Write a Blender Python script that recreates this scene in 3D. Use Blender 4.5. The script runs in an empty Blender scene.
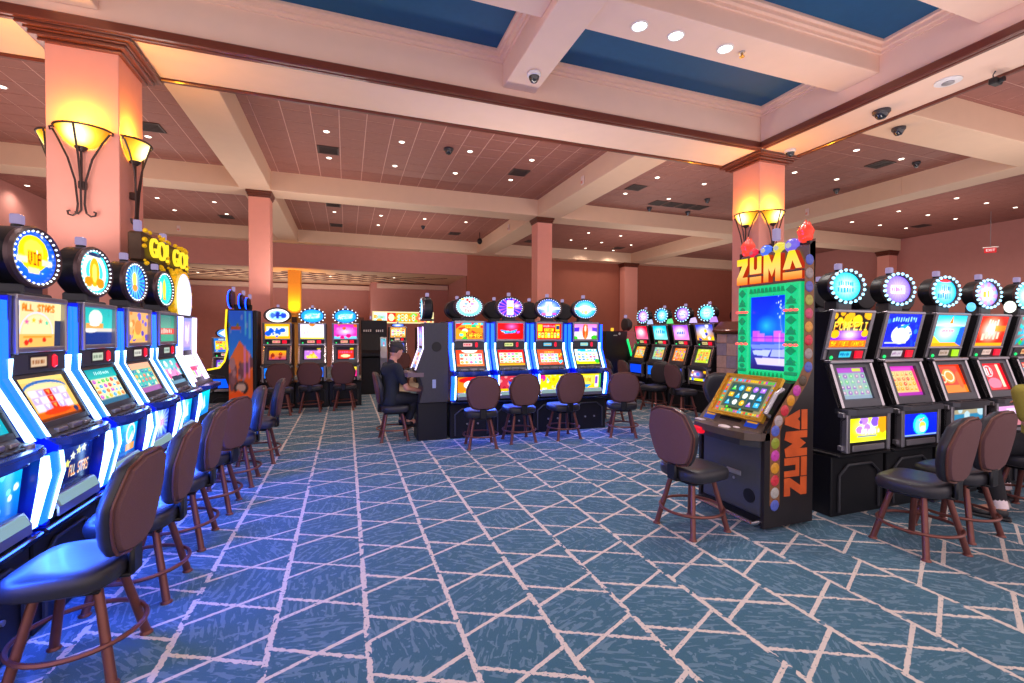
import bpy, bmesh, math, random
import numpy as np
from mathutils import Matrix, Vector
PI = math.pi
rnd = random.Random(7)
C = bpy.context.scene.collection

# ------------------------------------------------------------------ camera, world, exposure
def setup_camera():
    cd = bpy.data.cameras.new('camera'); co = bpy.data.objects.new('camera', cd); C.objects.link(co)
    yaw, pit, rol = (math.radians(v) for v in (19.60445, -0.900967, 0.17037582))
    F = Vector((math.sin(yaw)*math.cos(pit), math.cos(yaw)*math.cos(pit), math.sin(pit)))
    R = Vector((math.cos(yaw), -math.sin(yaw), 0)); U = R.cross(F)
    r = R*math.cos(rol) + U*math.sin(rol); u = r.cross(F)
    co.matrix_world = Matrix(((r.x, u.x, -F.x, 0), (r.y, u.y, -F.y, 0), (r.z, u.z, -F.z, 1.5), (0, 0, 0, 1)))
    cd.sensor_width = 36; cd.lens = 464.3108/1024*36; cd.clip_start = .05
    bpy.context.scene.camera = co
setup_camera()
sc = bpy.context.scene
w = bpy.data.worlds.new('hall_light'); sc.world = w; w.use_nodes = True
w.node_tree.nodes['Background'].inputs[0].default_value = (1.0, .82, .84, 1)
w.node_tree.nodes['Background'].inputs[1].default_value = 1.4      # the rest of the lit hall behind the camera
vs = sc.view_settings
vs.view_transform = 'Standard'; vs.look = 'None'; vs.exposure = 0.0; vs.gamma = 1.0; vs.use_curve_mapping = False
sc.cycles.diffuse_bounces = 6; sc.cycles.max_bounces = 10; sc.cycles.sample_clamp_indirect = 6.0
DOWN_W = 43.0          # watts of each recessed downlight
COFFER_W = 90.0
SCONCE_W = 26.0
UP = .31
def fill_uplight(x, y, z, w, d, e, col=(1.0, .87, .80)):
    ld = bpy.data.lights.new('fill_uplight', 'AREA'); ld.shape = 'RECTANGLE'; ld.size = w; ld.size_y = d; ld.energy = e*UP; ld.color = col
    o = bpy.data.objects.new('fill_uplight', ld); C.objects.link(o); o.location = (x, y, z); o.rotation_euler = (PI, 0, 0)
# added fill lights facing up to brighten the ceiling; no real fixtures
for a in ((-2.6, 4.0, 2.35, .5, 3.4, 150), (2.7, 7.15, 2.3, 2.6, .4, 150), (5.6, 3.3, 2.3, 2.8, .4, 150), (7.0, 8.2, 2.3, .4, 2.4, 130), (-.6, 10.6, 2.3, 2.0, .4, 120),
          (1.9, 14.7, 2.35, 1.8, .3, 150), (9.5, 13.2, 2.3, 2.5, 2.5, 200), (14.5, 8.0, 2.3, 2.5, 2.5, 165), (-4.6, 9.2, 2.3, 1.5, 3, 170), (-4.6, 14.0, 2.3, 2, 2, 150), (10.0, 3.5, 2.3, 2, 3, 170), (15.0, 13.5, 2.3, 2, 2, 150)):
    fill_uplight(*a)

# ------------------------------------------------------------------ materials
def lin(c):
    if isinstance(c, str):
        c = tuple(int(c[i:i+2], 16)/255 for i in (0, 2, 4))
    return tuple(v/12.92 if v <= .04045 else ((v+.055)/1.055)**2.4 for v in c)
_M = {}
def mat(name, col, rough=.5, metal=0., var=.12, scale=30., bump=0., coat=0., stretch=None, spec=.5):
    if name in _M: return _M[name]
    m = bpy.data.materials.new(name); m.use_nodes = True; nt = m.node_tree; N = nt.nodes; L = nt.links
    b = N['Principled BSDF']; c = lin(col)
    b.inputs['Roughness'].default_value = rough; b.inputs['Metallic'].default_value = metal
    b.inputs['Coat Weight'].default_value = coat; b.inputs['Specular IOR Level'].default_value = spec
    b.inputs['Coat Roughness'].default_value = .08
    tc = N.new('ShaderNodeTexCoord'); nz = N.new('ShaderNodeTexNoise'); nz.inputs['Scale'].default_value = scale
    nz.inputs['Detail'].default_value = 4
    if stretch:
        mp = N.new('ShaderNodeMapping'); mp.inputs['Scale'].default_value = stretch
        L.new(tc.outputs['Object'], mp.inputs[0]); L.new(mp.outputs[0], nz.inputs['Vector'])
    else: L.new(tc.outputs['Object'], nz.inputs['Vector'])
    mx = N.new('ShaderNodeMix'); mx.data_type = 'RGBA'
    mx.inputs[6].default_value = (*[max(0, v*(1-var)) for v in c], 1); mx.inputs[7].default_value = (*[min(1, v*(1+var)) for v in c], 1)
    L.new(nz.outputs['Fac'], mx.inputs[0]); L.new(mx.outputs[2], b.inputs['Base Color'])
    if bump:
        bp = N.new('ShaderNodeBump'); bp.inputs['Strength'].default_value = bump; bp.inputs['Distance'].default_value = .004
        L.new(nz.outputs['Fac'], bp.inputs['Height']); L.new(bp.outputs[0], b.inputs['Normal'])
    _M[name] = m; return m
def glow(name, col, s, base='111111', rough=.25):
    if name in _M: return _M[name]
    m = bpy.data.materials.new(name); m.use_nodes = True; b = m.node_tree.nodes['Principled BSDF']
    b.inputs['Base Color'].default_value = (*lin(base), 1); b.inputs['Roughness'].default_value = rough
    b.inputs['Emission Color'].default_value = (*lin(col), 1); b.inputs['Emission Strength'].default_value = s
    _M[name] = m; return m
def screen_mat(s):
    name = 'lit_screen_%d' % round(s*100)
    if name in _M: return _M[name]
    m = bpy.data.materials.new(name); m.use_nodes = True; nt = m.node_tree; b = nt.nodes['Principled BSDF']
    a = nt.nodes.new('ShaderNodeVertexColor'); a.layer_name = 'Col'
    b.inputs['Base Color'].default_value = (.01, .01, .012, 1); b.inputs['Roughness'].default_value = .18; b.inputs['Specular IOR Level'].default_value = .25
    nt.links.new(a.outputs[0], b.inputs['Emission Color']); b.inputs['Emission Strength'].default_value = s*1.3
    _M[name] = m; return m
def print_mat():
    if 'printed' in _M: return _M['printed']
    m = bpy.data.materials.new('printed_panel'); m.use_nodes = True; nt = m.node_tree; b = nt.nodes['Principled BSDF']
    a = nt.nodes.new('ShaderNodeVertexColor'); a.layer_name = 'Col'
    nt.links.new(a.outputs[0], b.inputs['Base Color']); b.inputs['Roughness'].default_value = .35
    nt.links.new(a.outputs[0], b.inputs['Emission Color']); b.inputs['Emission Strength'].default_value = .12
    _M['printed'] = m; return m

WALL = mat('painted_wall', 'c98a82', .75, var=.06, scale=6, bump=.15)
WALLB = mat('rust_painted_wall', 'a8604c', .75, var=.07, scale=5, bump=.15)
COLUMN = mat('salmon_plaster', 'eca090', .7, var=.04, scale=8, bump=.2)
CREAM = mat('cream_plaster', 'f0cdba', .6, var=.04, scale=5, bump=.15)
WOOD = mat('stained_moulding', '6a3122', .35, var=.35, scale=14, stretch=(1, 1, 8), coat=.4)
TILE = mat('copper_brown_tile', '9e675c', .6, var=.16, scale=9, bump=.2)
GRID = mat('tile_grid', 'd8a89c', .6)
NAVY = mat('deep_teal_panel', '00507e', .7, var=.1, scale=12)
BLACK = mat('black_laminate', '17161b', .4, var=.2, spec=.4)
GLOSS = mat('gloss_black', '101218', .16, var=.15, coat=.5)
GREY = mat('charcoal_plastic', '3a3b42', .45)
DGREY = mat('slate_grey_metal', '55565f', .42, .3)
CHROME = mat('polished_chrome', 'c4bec4', .2, .95, var=.05)
STEEL = mat('brushed_steel', 'a9a5ad', .35, .8, var=.1, stretch=(1, 30, 30))
RINGM = mat('dark_bronze_ring', '5b4648', .35, .5)
BLUEP = mat('cobalt_side_panel', '1636c8', .28, var=.12, coat=.4)
DECK = mat('blue_black_console', '24409c', .2, var=.15, coat=.5)  # blue lightened in the base colour to stand in for LED spill
LEG = mat('copper_brown_metal', '7d4a42', .35, .45, var=.15)
FABRIC = mat('maroon_weave', '6e4a4c', .85, var=.3, scale=260, bump=.35)
VINYL = mat('black_vinyl', '2b2a31', .42, var=.2, scale=60, bump=.1, coat=.05)
PIPING = mat('brown_edge_trim', '6b4034', .35, .2)
IRON = mat('wrought_iron', '4a3a38', .45, .6)
GREYVINYL = mat('grey_vinyl', '6a6b66', .4, var=.15)
E_BLUE = glow('white_blue_led', '9ccaff', 7.0)
E_EDGE = glow('blue_led_edge', '0a3cff', 7.0)
E_RED = glow('red_button_lamp', 'ff1436', 1.1)
E_LIME = glow('lime_button_lamp', 'b8f020', 1.1)
E_GREEN = glow('green_led', '14f07a', 1.3)
E_BULB = glow('white_bulb', 'e6f2ff', 2.2)
E_CYAN = glow('cyan_bulb', 'a0e0ff', 2.6)
E_VIOLET = glow('violet_white_led', 'e6d0ff', 2.6)
E_CANDLE = glow('lavender_candle', 'cdb8ee', .55)
def amber_glass():
    m = glow('amber_glass', 'ffae18', 1.4); nt = m.node_tree; N = nt.nodes; L = nt.links; b = N['Principled BSDF']
    tc = N.new('ShaderNodeTexCoord'); d = N.new('ShaderNodeVectorMath'); d.operation = 'DISTANCE'; d.inputs[1].default_value = (0, -.12, .83); L.new(tc.outputs['Object'], d.inputs[0])
    r = N.new('ShaderNodeValToRGB'); mr = N.new('ShaderNodeMapRange'); mr.inputs[1].default_value = .06; mr.inputs[2].default_value = .24; L.new(d.outputs['Value'], mr.inputs[0]); L.new(mr.outputs[0], r.inputs[0])
    e = r.color_ramp.elements; e[0].color = (*lin('fff0b0'), 1); e[1].color = (*lin('ff9c10'), 1); k = e.new(.45); k.color = (*lin('ffc832'), 1); L.new(r.outputs[0], b.inputs['Emission Color'])
    ms = N.new('ShaderNodeMapRange'); ms.inputs[1].default_value = .05; ms.inputs[2].default_value = .22; ms.inputs[3].default_value = 3.0; ms.inputs[4].default_value = 1.0; L.new(d.outputs['Value'], ms.inputs[0]); L.new(ms.outputs[0], b.inputs['Emission Strength'])
    return m
E_AMBER = amber_glass()
E_YEL = glow('yellow_led', 'ffd81e', 1.6)
E_TRAY = glow('tray_lamp', 'c8f4f4', .45)
E_DOWN = glow('downlight_lens', 'fff0da', 6.0)
E_COOL = glow('cool_downlight_lens', 'e8fbff', 9.0)

# ------------------------------------------------------------------ mesh helpers
class MB:
    def __init__(s): s.v = []; s.f = []
    def add(s, vs, fs):
        o = len(s.v); s.v += [tuple(v) for v in vs]; s.f += [tuple(o+i for i in f) for f in fs]; return s
    def box(s, x0, x1, y0, y1, z0, z1):
        return s.add([(x0,y0,z0),(x1,y0,z0),(x1,y1,z0),(x0,y1,z0),(x0,y0,z1),(x1,y0,z1),(x1,y1,z1),(x0,y1,z1)],
                     [(0,3,2,1),(4,5,6,7),(0,1,5,4),(1,2,6,5),(2,3,7,6),(3,0,4,7)])
    def rbox(s, x0, x1, y0, y1, z0, z1, b=.01, seg=1):
        bm = bmesh.new(); bmesh.ops.create_cube(bm, size=1)
        for v in bm.verts: v.co = Vector(((x0+x1)/2+v.co.x*(x1-x0), (y0+y1)/2+v.co.y*(y1-y0), (z0+z1)/2+v.co.z*(z1-z0)))
        bmesh.ops.bevel(bm, geom=list(bm.edges), offset=b, segments=seg, affect='EDGES', profile=.5)
        bm.verts.index_update()
        s.add([v.co[:] for v in bm.verts], [[v.index for v in f.verts] for f in bm.faces]); bm.free(); return s
    def prism(s, pts, x0, x1):                    # pts in (y,z)
        n = len(pts); a = sum(pts[i][0]*pts[(i+1) % n][1]-pts[(i+1) % n][0]*pts[i][1] for i in range(n))
        if a < 0: pts = pts[::-1]
        s.add([(x0, y, z) for y, z in pts]+[(x1, y, z) for y, z in pts],
              [tuple(range(n))[::-1], tuple(range(n, 2*n))]+[(i, (i+1) % n, n+(i+1) % n, n+i) for i in range(n)]); return s
    def plate(s, pts, y0, y1):                    # outline in (x,z), thickness along y
        n = len(pts); a = sum(pts[i][0]*pts[(i+1) % n][1]-pts[(i+1) % n][0]*pts[i][1] for i in range(n))
        if a < 0: pts = pts[::-1]
        s.add([(x, y0, z) for x, z in pts]+[(x, y1, z) for x, z in pts],
              [tuple(range(n)), tuple(range(n, 2*n))[::-1]]+[((i+1) % n, i, n+i, n+(i+1) % n) for i in range(n)]); return s
    def slab(s, pts, z0, z1):                     # outline in (x,y)
        n = len(pts); a = sum(pts[i][0]*pts[(i+1) % n][1]-pts[(i+1) % n][0]*pts[i][1] for i in range(n))
        if a < 0: pts = pts[::-1]
        s.add([(x, y, z0) for x, y in pts]+[(x, y, z1) for x, y in pts],
              [tuple(range(n))[::-1], tuple(range(n, 2*n))]+[(i, (i+1) % n, n+(i+1) % n, n+i) for i in range(n)]); return s
    def tube(s, pts, r, n=8, close=False, flat=1.0):
        P = [Vector(p) for p in pts]; R = r if isinstance(r, (list, tuple)) else [r]*len(P); vs = []; m = len(P); prev = None
        for i, p in enumerate(P):
            if close: t = (P[(i+1) % m]-P[i-1])
            else: t = P[min(i+1, m-1)]-P[max(i-1, 0)]
            t.normalize()
            if prev is None:
                a = Vector((0, 0, 1)) if abs(t.z) < .9 else Vector((1, 0, 0)); prev = t.cross(a).normalized()
            prev = (prev-t*prev.dot(t)).normalized(); b = t.cross(prev)
            for k in range(n):
                an = 2*PI*k/n; vs.append(p+prev*math.cos(an)*R[i]+b*math.sin(an)*R[i]*flat)
        fs = []
        for i in range(m if close else m-1):
            j = (i+1) % m
            for k in range(n):
                l = (k+1) % n; fs.append((i*n+k, i*n+l, j*n+l, j*n+k))
        if not close: fs += [tuple(range(n))[::-1], tuple((m-1)*n+k for k in range(n))]
        return s.add(vs, fs)
    def lathe(s, prof, c=(0, 0, 0), n=20, ax='z', sx=1, sy=1):    # prof (r,h)
        vs = []; m = len(prof)
        for r, h in prof:
            for k in range(n):
                a = 2*PI*k/n; x, y = r*math.cos(a)*sx, r*math.sin(a)*sy
                if ax == 'z': q = (x, y, h)
                else: q = (x, -h, y)              # 'y': axis towards -y, second radius up
                vs.append((c[0]+q[0], c[1]+q[1], c[2]+q[2]))
        fs = [(i*n+k, i*n+(k+1) % n, (i+1)*n+(k+1) % n, (i+1)*n+k) for i in range(m-1) for k in range(n)]
        fs += [tuple(range(n))[::-1], tuple((m-1)*n+k for k in range(n))]
        return s.add(vs, fs)
    def ball(s, c, r, n=10, m=7, sx=1, sy=1, sz=1):
        prof = [(max(1e-4, r*math.sin(PI*i/m)), -r*math.cos(PI*i/m)) for i in range(m+1)]
        o = len(s.v); s.lathe(prof, (0, 0, 0), n)
        for i in range(o, len(s.v)):
            v = s.v[i]; s.v[i] = (c[0]+v[0]*sx, c[1]+v[1]*sy, c[2]+v[2]*sz)
        return s
    def xf(s, M):
        s.v = [tuple(M @ Vector(v)) for v in s.v]; return s
    def mesh(s, name, m=None, smooth=35):
        me = bpy.data.meshes.new(name); me.from_pydata(s.v, [], s.f)
        bm = bmesh.new(); bm.from_mesh(me); bmesh.ops.recalc_face_normals(bm, faces=bm.faces); bm.to_mesh(me); bm.free()
        if m: me.materials.append(m)
        if smooth:
            me.polygons.foreach_set('use_smooth', [True]*len(me.polygons)); me.set_sharp_from_angle(angle=math.radians(smooth))
        me.update(); return me
_cache = {}
def loose(mb):
    par = list(range(len(mb.v)))
    def find(i):
        while par[i] != i: par[i] = par[par[i]]; i = par[i]
        return i
    for f in mb.f:
        a = find(f[0])
        for i in f[1:]: par[find(i)] = a
    g = {}
    for f in mb.f: g.setdefault(find(f[0]), []).append(f)
    out = []
    for fs in g.values():
        idx = sorted({i for f in fs for i in f}); m = {i: k for k, i in enumerate(idx)}; q = MB(); q.v = [mb.v[i] for i in idx]; q.f = [tuple(m[i] for i in f) for f in fs]; out.append(q)
    return out
def obj(name, mb, m=None, parent=None, smooth=35, label=None):
    if isinstance(mb, MB) and name in SPLIT:
        q = loose(mb)
        if len(q) > 1: return [obj(name, p.mesh(name, m, smooth), None, parent, label=label) for p in q][0]
    me = mb.mesh(name, m, smooth) if isinstance(mb, MB) else mb
    o = bpy.data.objects.new(name, me); C.objects.link(o)
    if parent: o.parent = parent
    if label: o['label'] = label
    return o
SPLIT = {'belly_post', 'screen_frame', 'hinge', 'stand_lock', 'bill_acceptor', 'buttons', 'button_panel', 'chrome_trim', 'pay_button', 'red_lamps', 'post', 'eyes', 'sign_bulbs', 'speaker_grilles'}
def shared(key, name, fn, m, parent, smooth=35, label=None):
    if name in SPLIT:
        if key not in _cache: _cache[key] = [q.mesh(name, m, smooth) for q in loose(fn())]
        return [obj(name, q, None, parent, label=label) for q in _cache[key]][0]
    if key not in _cache: _cache[key] = fn().mesh(name, m, smooth)
    return obj(name, _cache[key], None, parent, label=label)
def tag(o, label, cat, group=None):
    o['label'] = label; o['category'] = cat
    if group: o['group'] = group
    return o
def thing(name, label, cat, loc=(0, 0, 0), rz=0, group=None):
    o = bpy.data.objects.new(name, None); C.objects.link(o); o.location = loc; o.rotation_euler = (0, 0, rz)
    o.empty_display_size = .1
    return tag(o, label, cat, group)
def struct(name, mb, m, parent=None, smooth=0):
    o = obj(name, mb, m, parent, smooth)
    if parent is None: o['kind'] = 'structure'
    return o

# ------------------------------------------------------------------ pictures for the lit screens
FONT = {k: [int(c, 16) for c in v] for k, v in {
 'A': ['e','11','11','1f','11','11','11'], 'B': ['1e','11','11','1e','11','11','1e'], 'C': ['e','11','10','10','10','11','e'], 'D': ['1e','11','11','11','11','11','1e'],
 'E': ['1f','10','10','1e','10','10','1f'], 'F': ['1f','10','10','1e','10','10','10'], 'G': ['e','11','10','17','11','11','f'], 'I': ['e','4','4','4','4','4','e'],
 'L': ['10','10','10','10','10','10','1f'], 'M': ['11','1b','15','15','11','11','11'], 'N': ['11','19','15','13','11','11','11'], 'O': ['e','11','11','11','11','11','e'],
 'P': ['1e','11','11','1e','10','10','10'], 'R': ['1e','11','11','1e','14','12','11'], 'S': ['f','10','10','e','1','1','1e'], 'T': ['1f','4','4','4','4','4','4'],
 'U': ['11','11','11','11','11','11','e'], 'V': ['11','11','11','11','11','a','4'], 'W': ['11','11','11','15','15','1b','11'], 'X': ['11','11','a','4','a','11','11'], 'Y': ['11','11','a','4','4','4','4'],
 '5': ['1f','10','1e','1','1','11','e'], '0': ['e','11','13','15','19','11','e'], '2': ['e','11','1','2','4','8','1f'], '7': ['1f','1','2','4','8','8','8'],
 '$': ['4','f','14','e','5','1e','4'], '!': ['4','4','4','4','4','0','4'], '.': ['0','0','0','0','0','c','c'], '8': ['e','11','11','e','11','11','e'], '4': ['2','6','a','12','1f','2','2'],
 ' ': ['0']*7}.items()}
class Art:
    def __init__(s, w, h, col='000000'):
        s.w, s.h = w, h; s.a = np.zeros((h, w, 3)); s.a[:] = s.c(col)
        s.X, s.Y = np.meshgrid((np.arange(w)+.5)/w, (np.arange(h)+.5)/h)     # x right, y down, 0..1
    def c(s, col): return np.array([int(col[i:i+2], 16)/255 for i in (0, 2, 4)])
    def put(s, m, col, k=1.0):
        s.a[m] = s.a[m]*(1-k)+s.c(col)*k; return s
    def rect(s, x0, y0, x1, y1, col, k=1.): return s.put((s.X >= x0) & (s.X < x1) & (s.Y >= y0) & (s.Y < y1), col, k)
    def grad(s, x0, y0, x1, y1, c0, c1):
        m = (s.X >= x0) & (s.X < x1) & (s.Y >= y0) & (s.Y < y1); t = ((s.Y-y0)/(y1-y0))[m][:, None]
        s.a[m] = s.c(c0)*(1-t)+s.c(c1)*t; return s
    def ell(s, cx, cy, rx, ry, col, k=1., r0=0.):
        d = ((s.X-cx)/rx)**2+((s.Y-cy)/ry)**2; return s.put((d <= 1) & (d >= r0*r0), col, k)
    def halo(s, cx, cy, rx, ry, col, k=1.):
        d = np.clip(1-np.sqrt(((s.X-cx)/rx)**2+((s.Y-cy)/ry)**2), 0, 1)[..., None]*k
        s.a = s.a*(1-d)+s.c(col)*d; return s
    def poly(s, pts, col, k=1.):
        ins = np.zeros(s.X.shape, bool); n = len(pts)
        for i in range(n):
            (x0, y0), (x1, y1) = pts[i], pts[(i+1) % n]
            c = ((y0 > s.Y) != (y1 > s.Y)) & (s.X < (x1-x0)*(s.Y-y0)/((y1-y0) or 1e-9)+x0); ins ^= c
        return s.put(ins, col, k)
    def star(s, cx, cy, r, col, asp=1.):
        return s.poly([(cx+r*(1 if i % 2 == 0 else .42)*math.sin(i*PI/5)*asp, cy-r*(1 if i % 2 == 0 else .42)*math.cos(i*PI/5)) for i in range(10)], col)
    def rays(s, cx, cy, n, col, k=1., r0=0., r1=9., ph=0.):
        an = np.arctan2(s.Y-cy, s.X-cx); d = np.hypot(s.X-cx, s.Y-cy)
        return s.put((np.sin(an*n+ph) > 0) & (d > r0) & (d < r1), col, k)
    def text(s, t, x0, y0, x1, y1, col, sh=None):
        n = len(t)*6-1
        if sh: s.text(t, x0+.012, y0+.02, x1+.012, y1+.02, sh)
        u = ((s.X-x0)/(x1-x0)*n); v = (s.Y-y0)/(y1-y0)*7; m = (u >= 0) & (u < n) & (v >= 0) & (v < 7)
        ui = np.clip(u, 0, n-1).astype(int); vi = np.clip(v, 0, 6).astype(int); on = np.zeros(m.shape, bool)
        for i, ch in enumerate(t):
            g = FONT[ch]
            for cx in range(5):
                for ry in range(7):
                    if g[ry] >> (4-cx) & 1: on |= (ui == i*6+cx) & (vi == ry)
        return s.put(m & on, col)
    def scrib(s, x0, y0, x1, y1, col, n=6, seed=0, k=1.):                  # unreadable wording: uneven upright strokes
        r = random.Random(seed); wd = (x1-x0)/n
        for i in range(n):
            a = x0+i*wd; s.rect(a+wd*.1, y0+(y1-y0)*r.random()*.25, a+wd*(.45+.4*r.random()), y1-(y1-y0)*r.random()*.2, col, k)
        return s
    def reels(s, x0, y0, x1, y1, nx, ny, bg, cols, seed=0, line='caa070'):
        s.rect(x0, y0, x1, y1, line); r = random.Random(seed); dx, dy = (x1-x0)/nx, (y1-y0)/ny
        for i in range(nx):
            s.rect(x0+dx*(i+.05), y0, x0+dx*(i+.95), y1, bg)
            for j in range(ny):
                cx, cy = x0+dx*(i+.5), y0+dy*(j+.5); c = r.choice(cols); k = r.random()
                if k < .4: s.ell(cx, cy, dx*.34, dy*.38, c)
                elif k < .7: s.rect(cx-dx*.32, cy-dy*.3, cx+dx*.32, cy+dy*.3, c)
                else: s.poly([(cx-dx*.34, cy+dy*.34), (cx, cy-dy*.36), (cx+dx*.34, cy+dy*.34)], c)
                s.ell(cx+dx*.05, cy-dy*.05, dx*.12, dy*.14, 'fff6e0', .7)
        return s
    def specks(s, n, cols, r=.02, seed=0, box=(0, 0, 1, 1)):
        q = random.Random(seed)
        for i in range(n):
            k = r*(.5+q.random()); s.ell(box[0]+(box[2]-box[0])*q.random(), box[1]+(box[3]-box[1])*q.random(), k, k*s.w/s.h, q.choice(cols))
        return s
    def at(s, u, v):                                                       # v up; clamps; box-filter by bilinear
        x = np.clip(u*s.w-.5, 0, s.w-1.001); y = np.clip((1-v)*s.h-.5, 0, s.h-1.001)
        i, j = x.astype(int), y.astype(int); fx, fy = (x-i)[..., None], (y-j)[..., None]
        i1, j1 = np.minimum(i+1, s.w-1), np.minimum(j+1, s.h-1)
        return (s.a[j, i]*(1-fx)+s.a[j, i1]*fx)*(1-fy)+(s.a[j1, i]*(1-fx)+s.a[j1, i1]*fx)*fy
def _linear(c): return np.where(c <= .04045, c/12.92, ((c+.055)/1.055)**2.4)
def colour_mesh(name, P, UV, F, art, m):
    me = bpy.data.meshes.new(name); me.from_pydata([tuple(p) for p in P], [], F)
    at = me.color_attributes.new('Col', 'FLOAT_COLOR', 'POINT')
    c = np.ones((len(P), 4)); q = art.at(UV[:, 0], UV[:, 1]); g = q.mean(1, keepdims=True); q = np.clip(g+(q-g)*1.3, 0, 1.0); q = np.clip((q-.5)*1.12+.5, 0, 1); c[:, :3] = _linear(q); at.data.foreach_set('color', c.ravel())
    me.materials.append(m); me.update(); return me
def panel(name, x0, x1, b, t, art, parent, s=1.0, res=None, label=None, m=None):
    """picture on a flat panel from (y,z)=b at the bottom to t at the top, x0..x1 across"""
    nx, ny = res or (art.w, art.h)
    U, V = np.meshgrid(np.linspace(0, 1, nx+1), np.linspace(0, 1, ny+1)); UV = np.stack([U.ravel(), V.ravel()], 1)
    P = np.stack([x0+(x1-x0)*UV[:, 0], b[0]+(t[0]-b[0])*UV[:, 1], b[1]+(t[1]-b[1])*UV[:, 1]], 1)
    F = [(j*(nx+1)+i, j*(nx+1)+i+1, (j+1)*(nx+1)+i+1, (j+1)*(nx+1)+i) for j in range(ny) for i in range(nx)]
    return obj(name, colour_mesh(name, P, UV, F, art, m or screen_mat(s)), None, parent, label=label)
def oval(name, c, rx, rz, art, parent, s=1.0, rings=14, seg=40, label=None):
    P = [(c[0], c[1], c[2])]; UV = [(.5, .5)]
    for i in range(1, rings+1):
        for k in range(seg):
            a = 2*PI*k/seg; q = i/rings; P.append((c[0]+rx*q*math.cos(a), c[1], c[2]+rz*q*math.sin(a))); UV.append((.5+.5*q*math.cos(a), .5+.5*q*math.sin(a)))
    F = [(0, 1+k, 1+(k+1) % seg) for k in range(seg)]
    F += [(1+(i-1)*seg+k, 1+i*seg+k, 1+i*seg+(k+1) % seg, 1+(i-1)*seg+(k+1) % seg) for i in range(1, rings) for k in range(seg)]
    return obj(name, colour_mesh(name, np.array(P), np.array(UV), F, art, screen_mat(s)), None, parent, label=label)
def text_mesh(name, body, size, depth, m, parent=None, bevel=0.):
    cu = bpy.data.curves.new(name, 'FONT'); cu.body = body; cu.size = size; cu.extrude = depth; cu.bevel_depth = bevel
    cu.align_x = 'CENTER'; cu.align_y = 'CENTER'
    t = bpy.data.objects.new(name+'_tmp', cu); C.objects.link(t); bpy.context.view_layer.update()
    me = bpy.data.meshes.new_from_object(t.evaluated_get(bpy.context.evaluated_depsgraph_get())); bpy.data.objects.remove(t)
    me.name = name; me.materials.clear(); me.materials.append(m)
    me.transform(Matrix.Rotation(PI/2, 4, 'X'))     # upright, read from -y
    return obj(name, me, None, parent)
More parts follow.
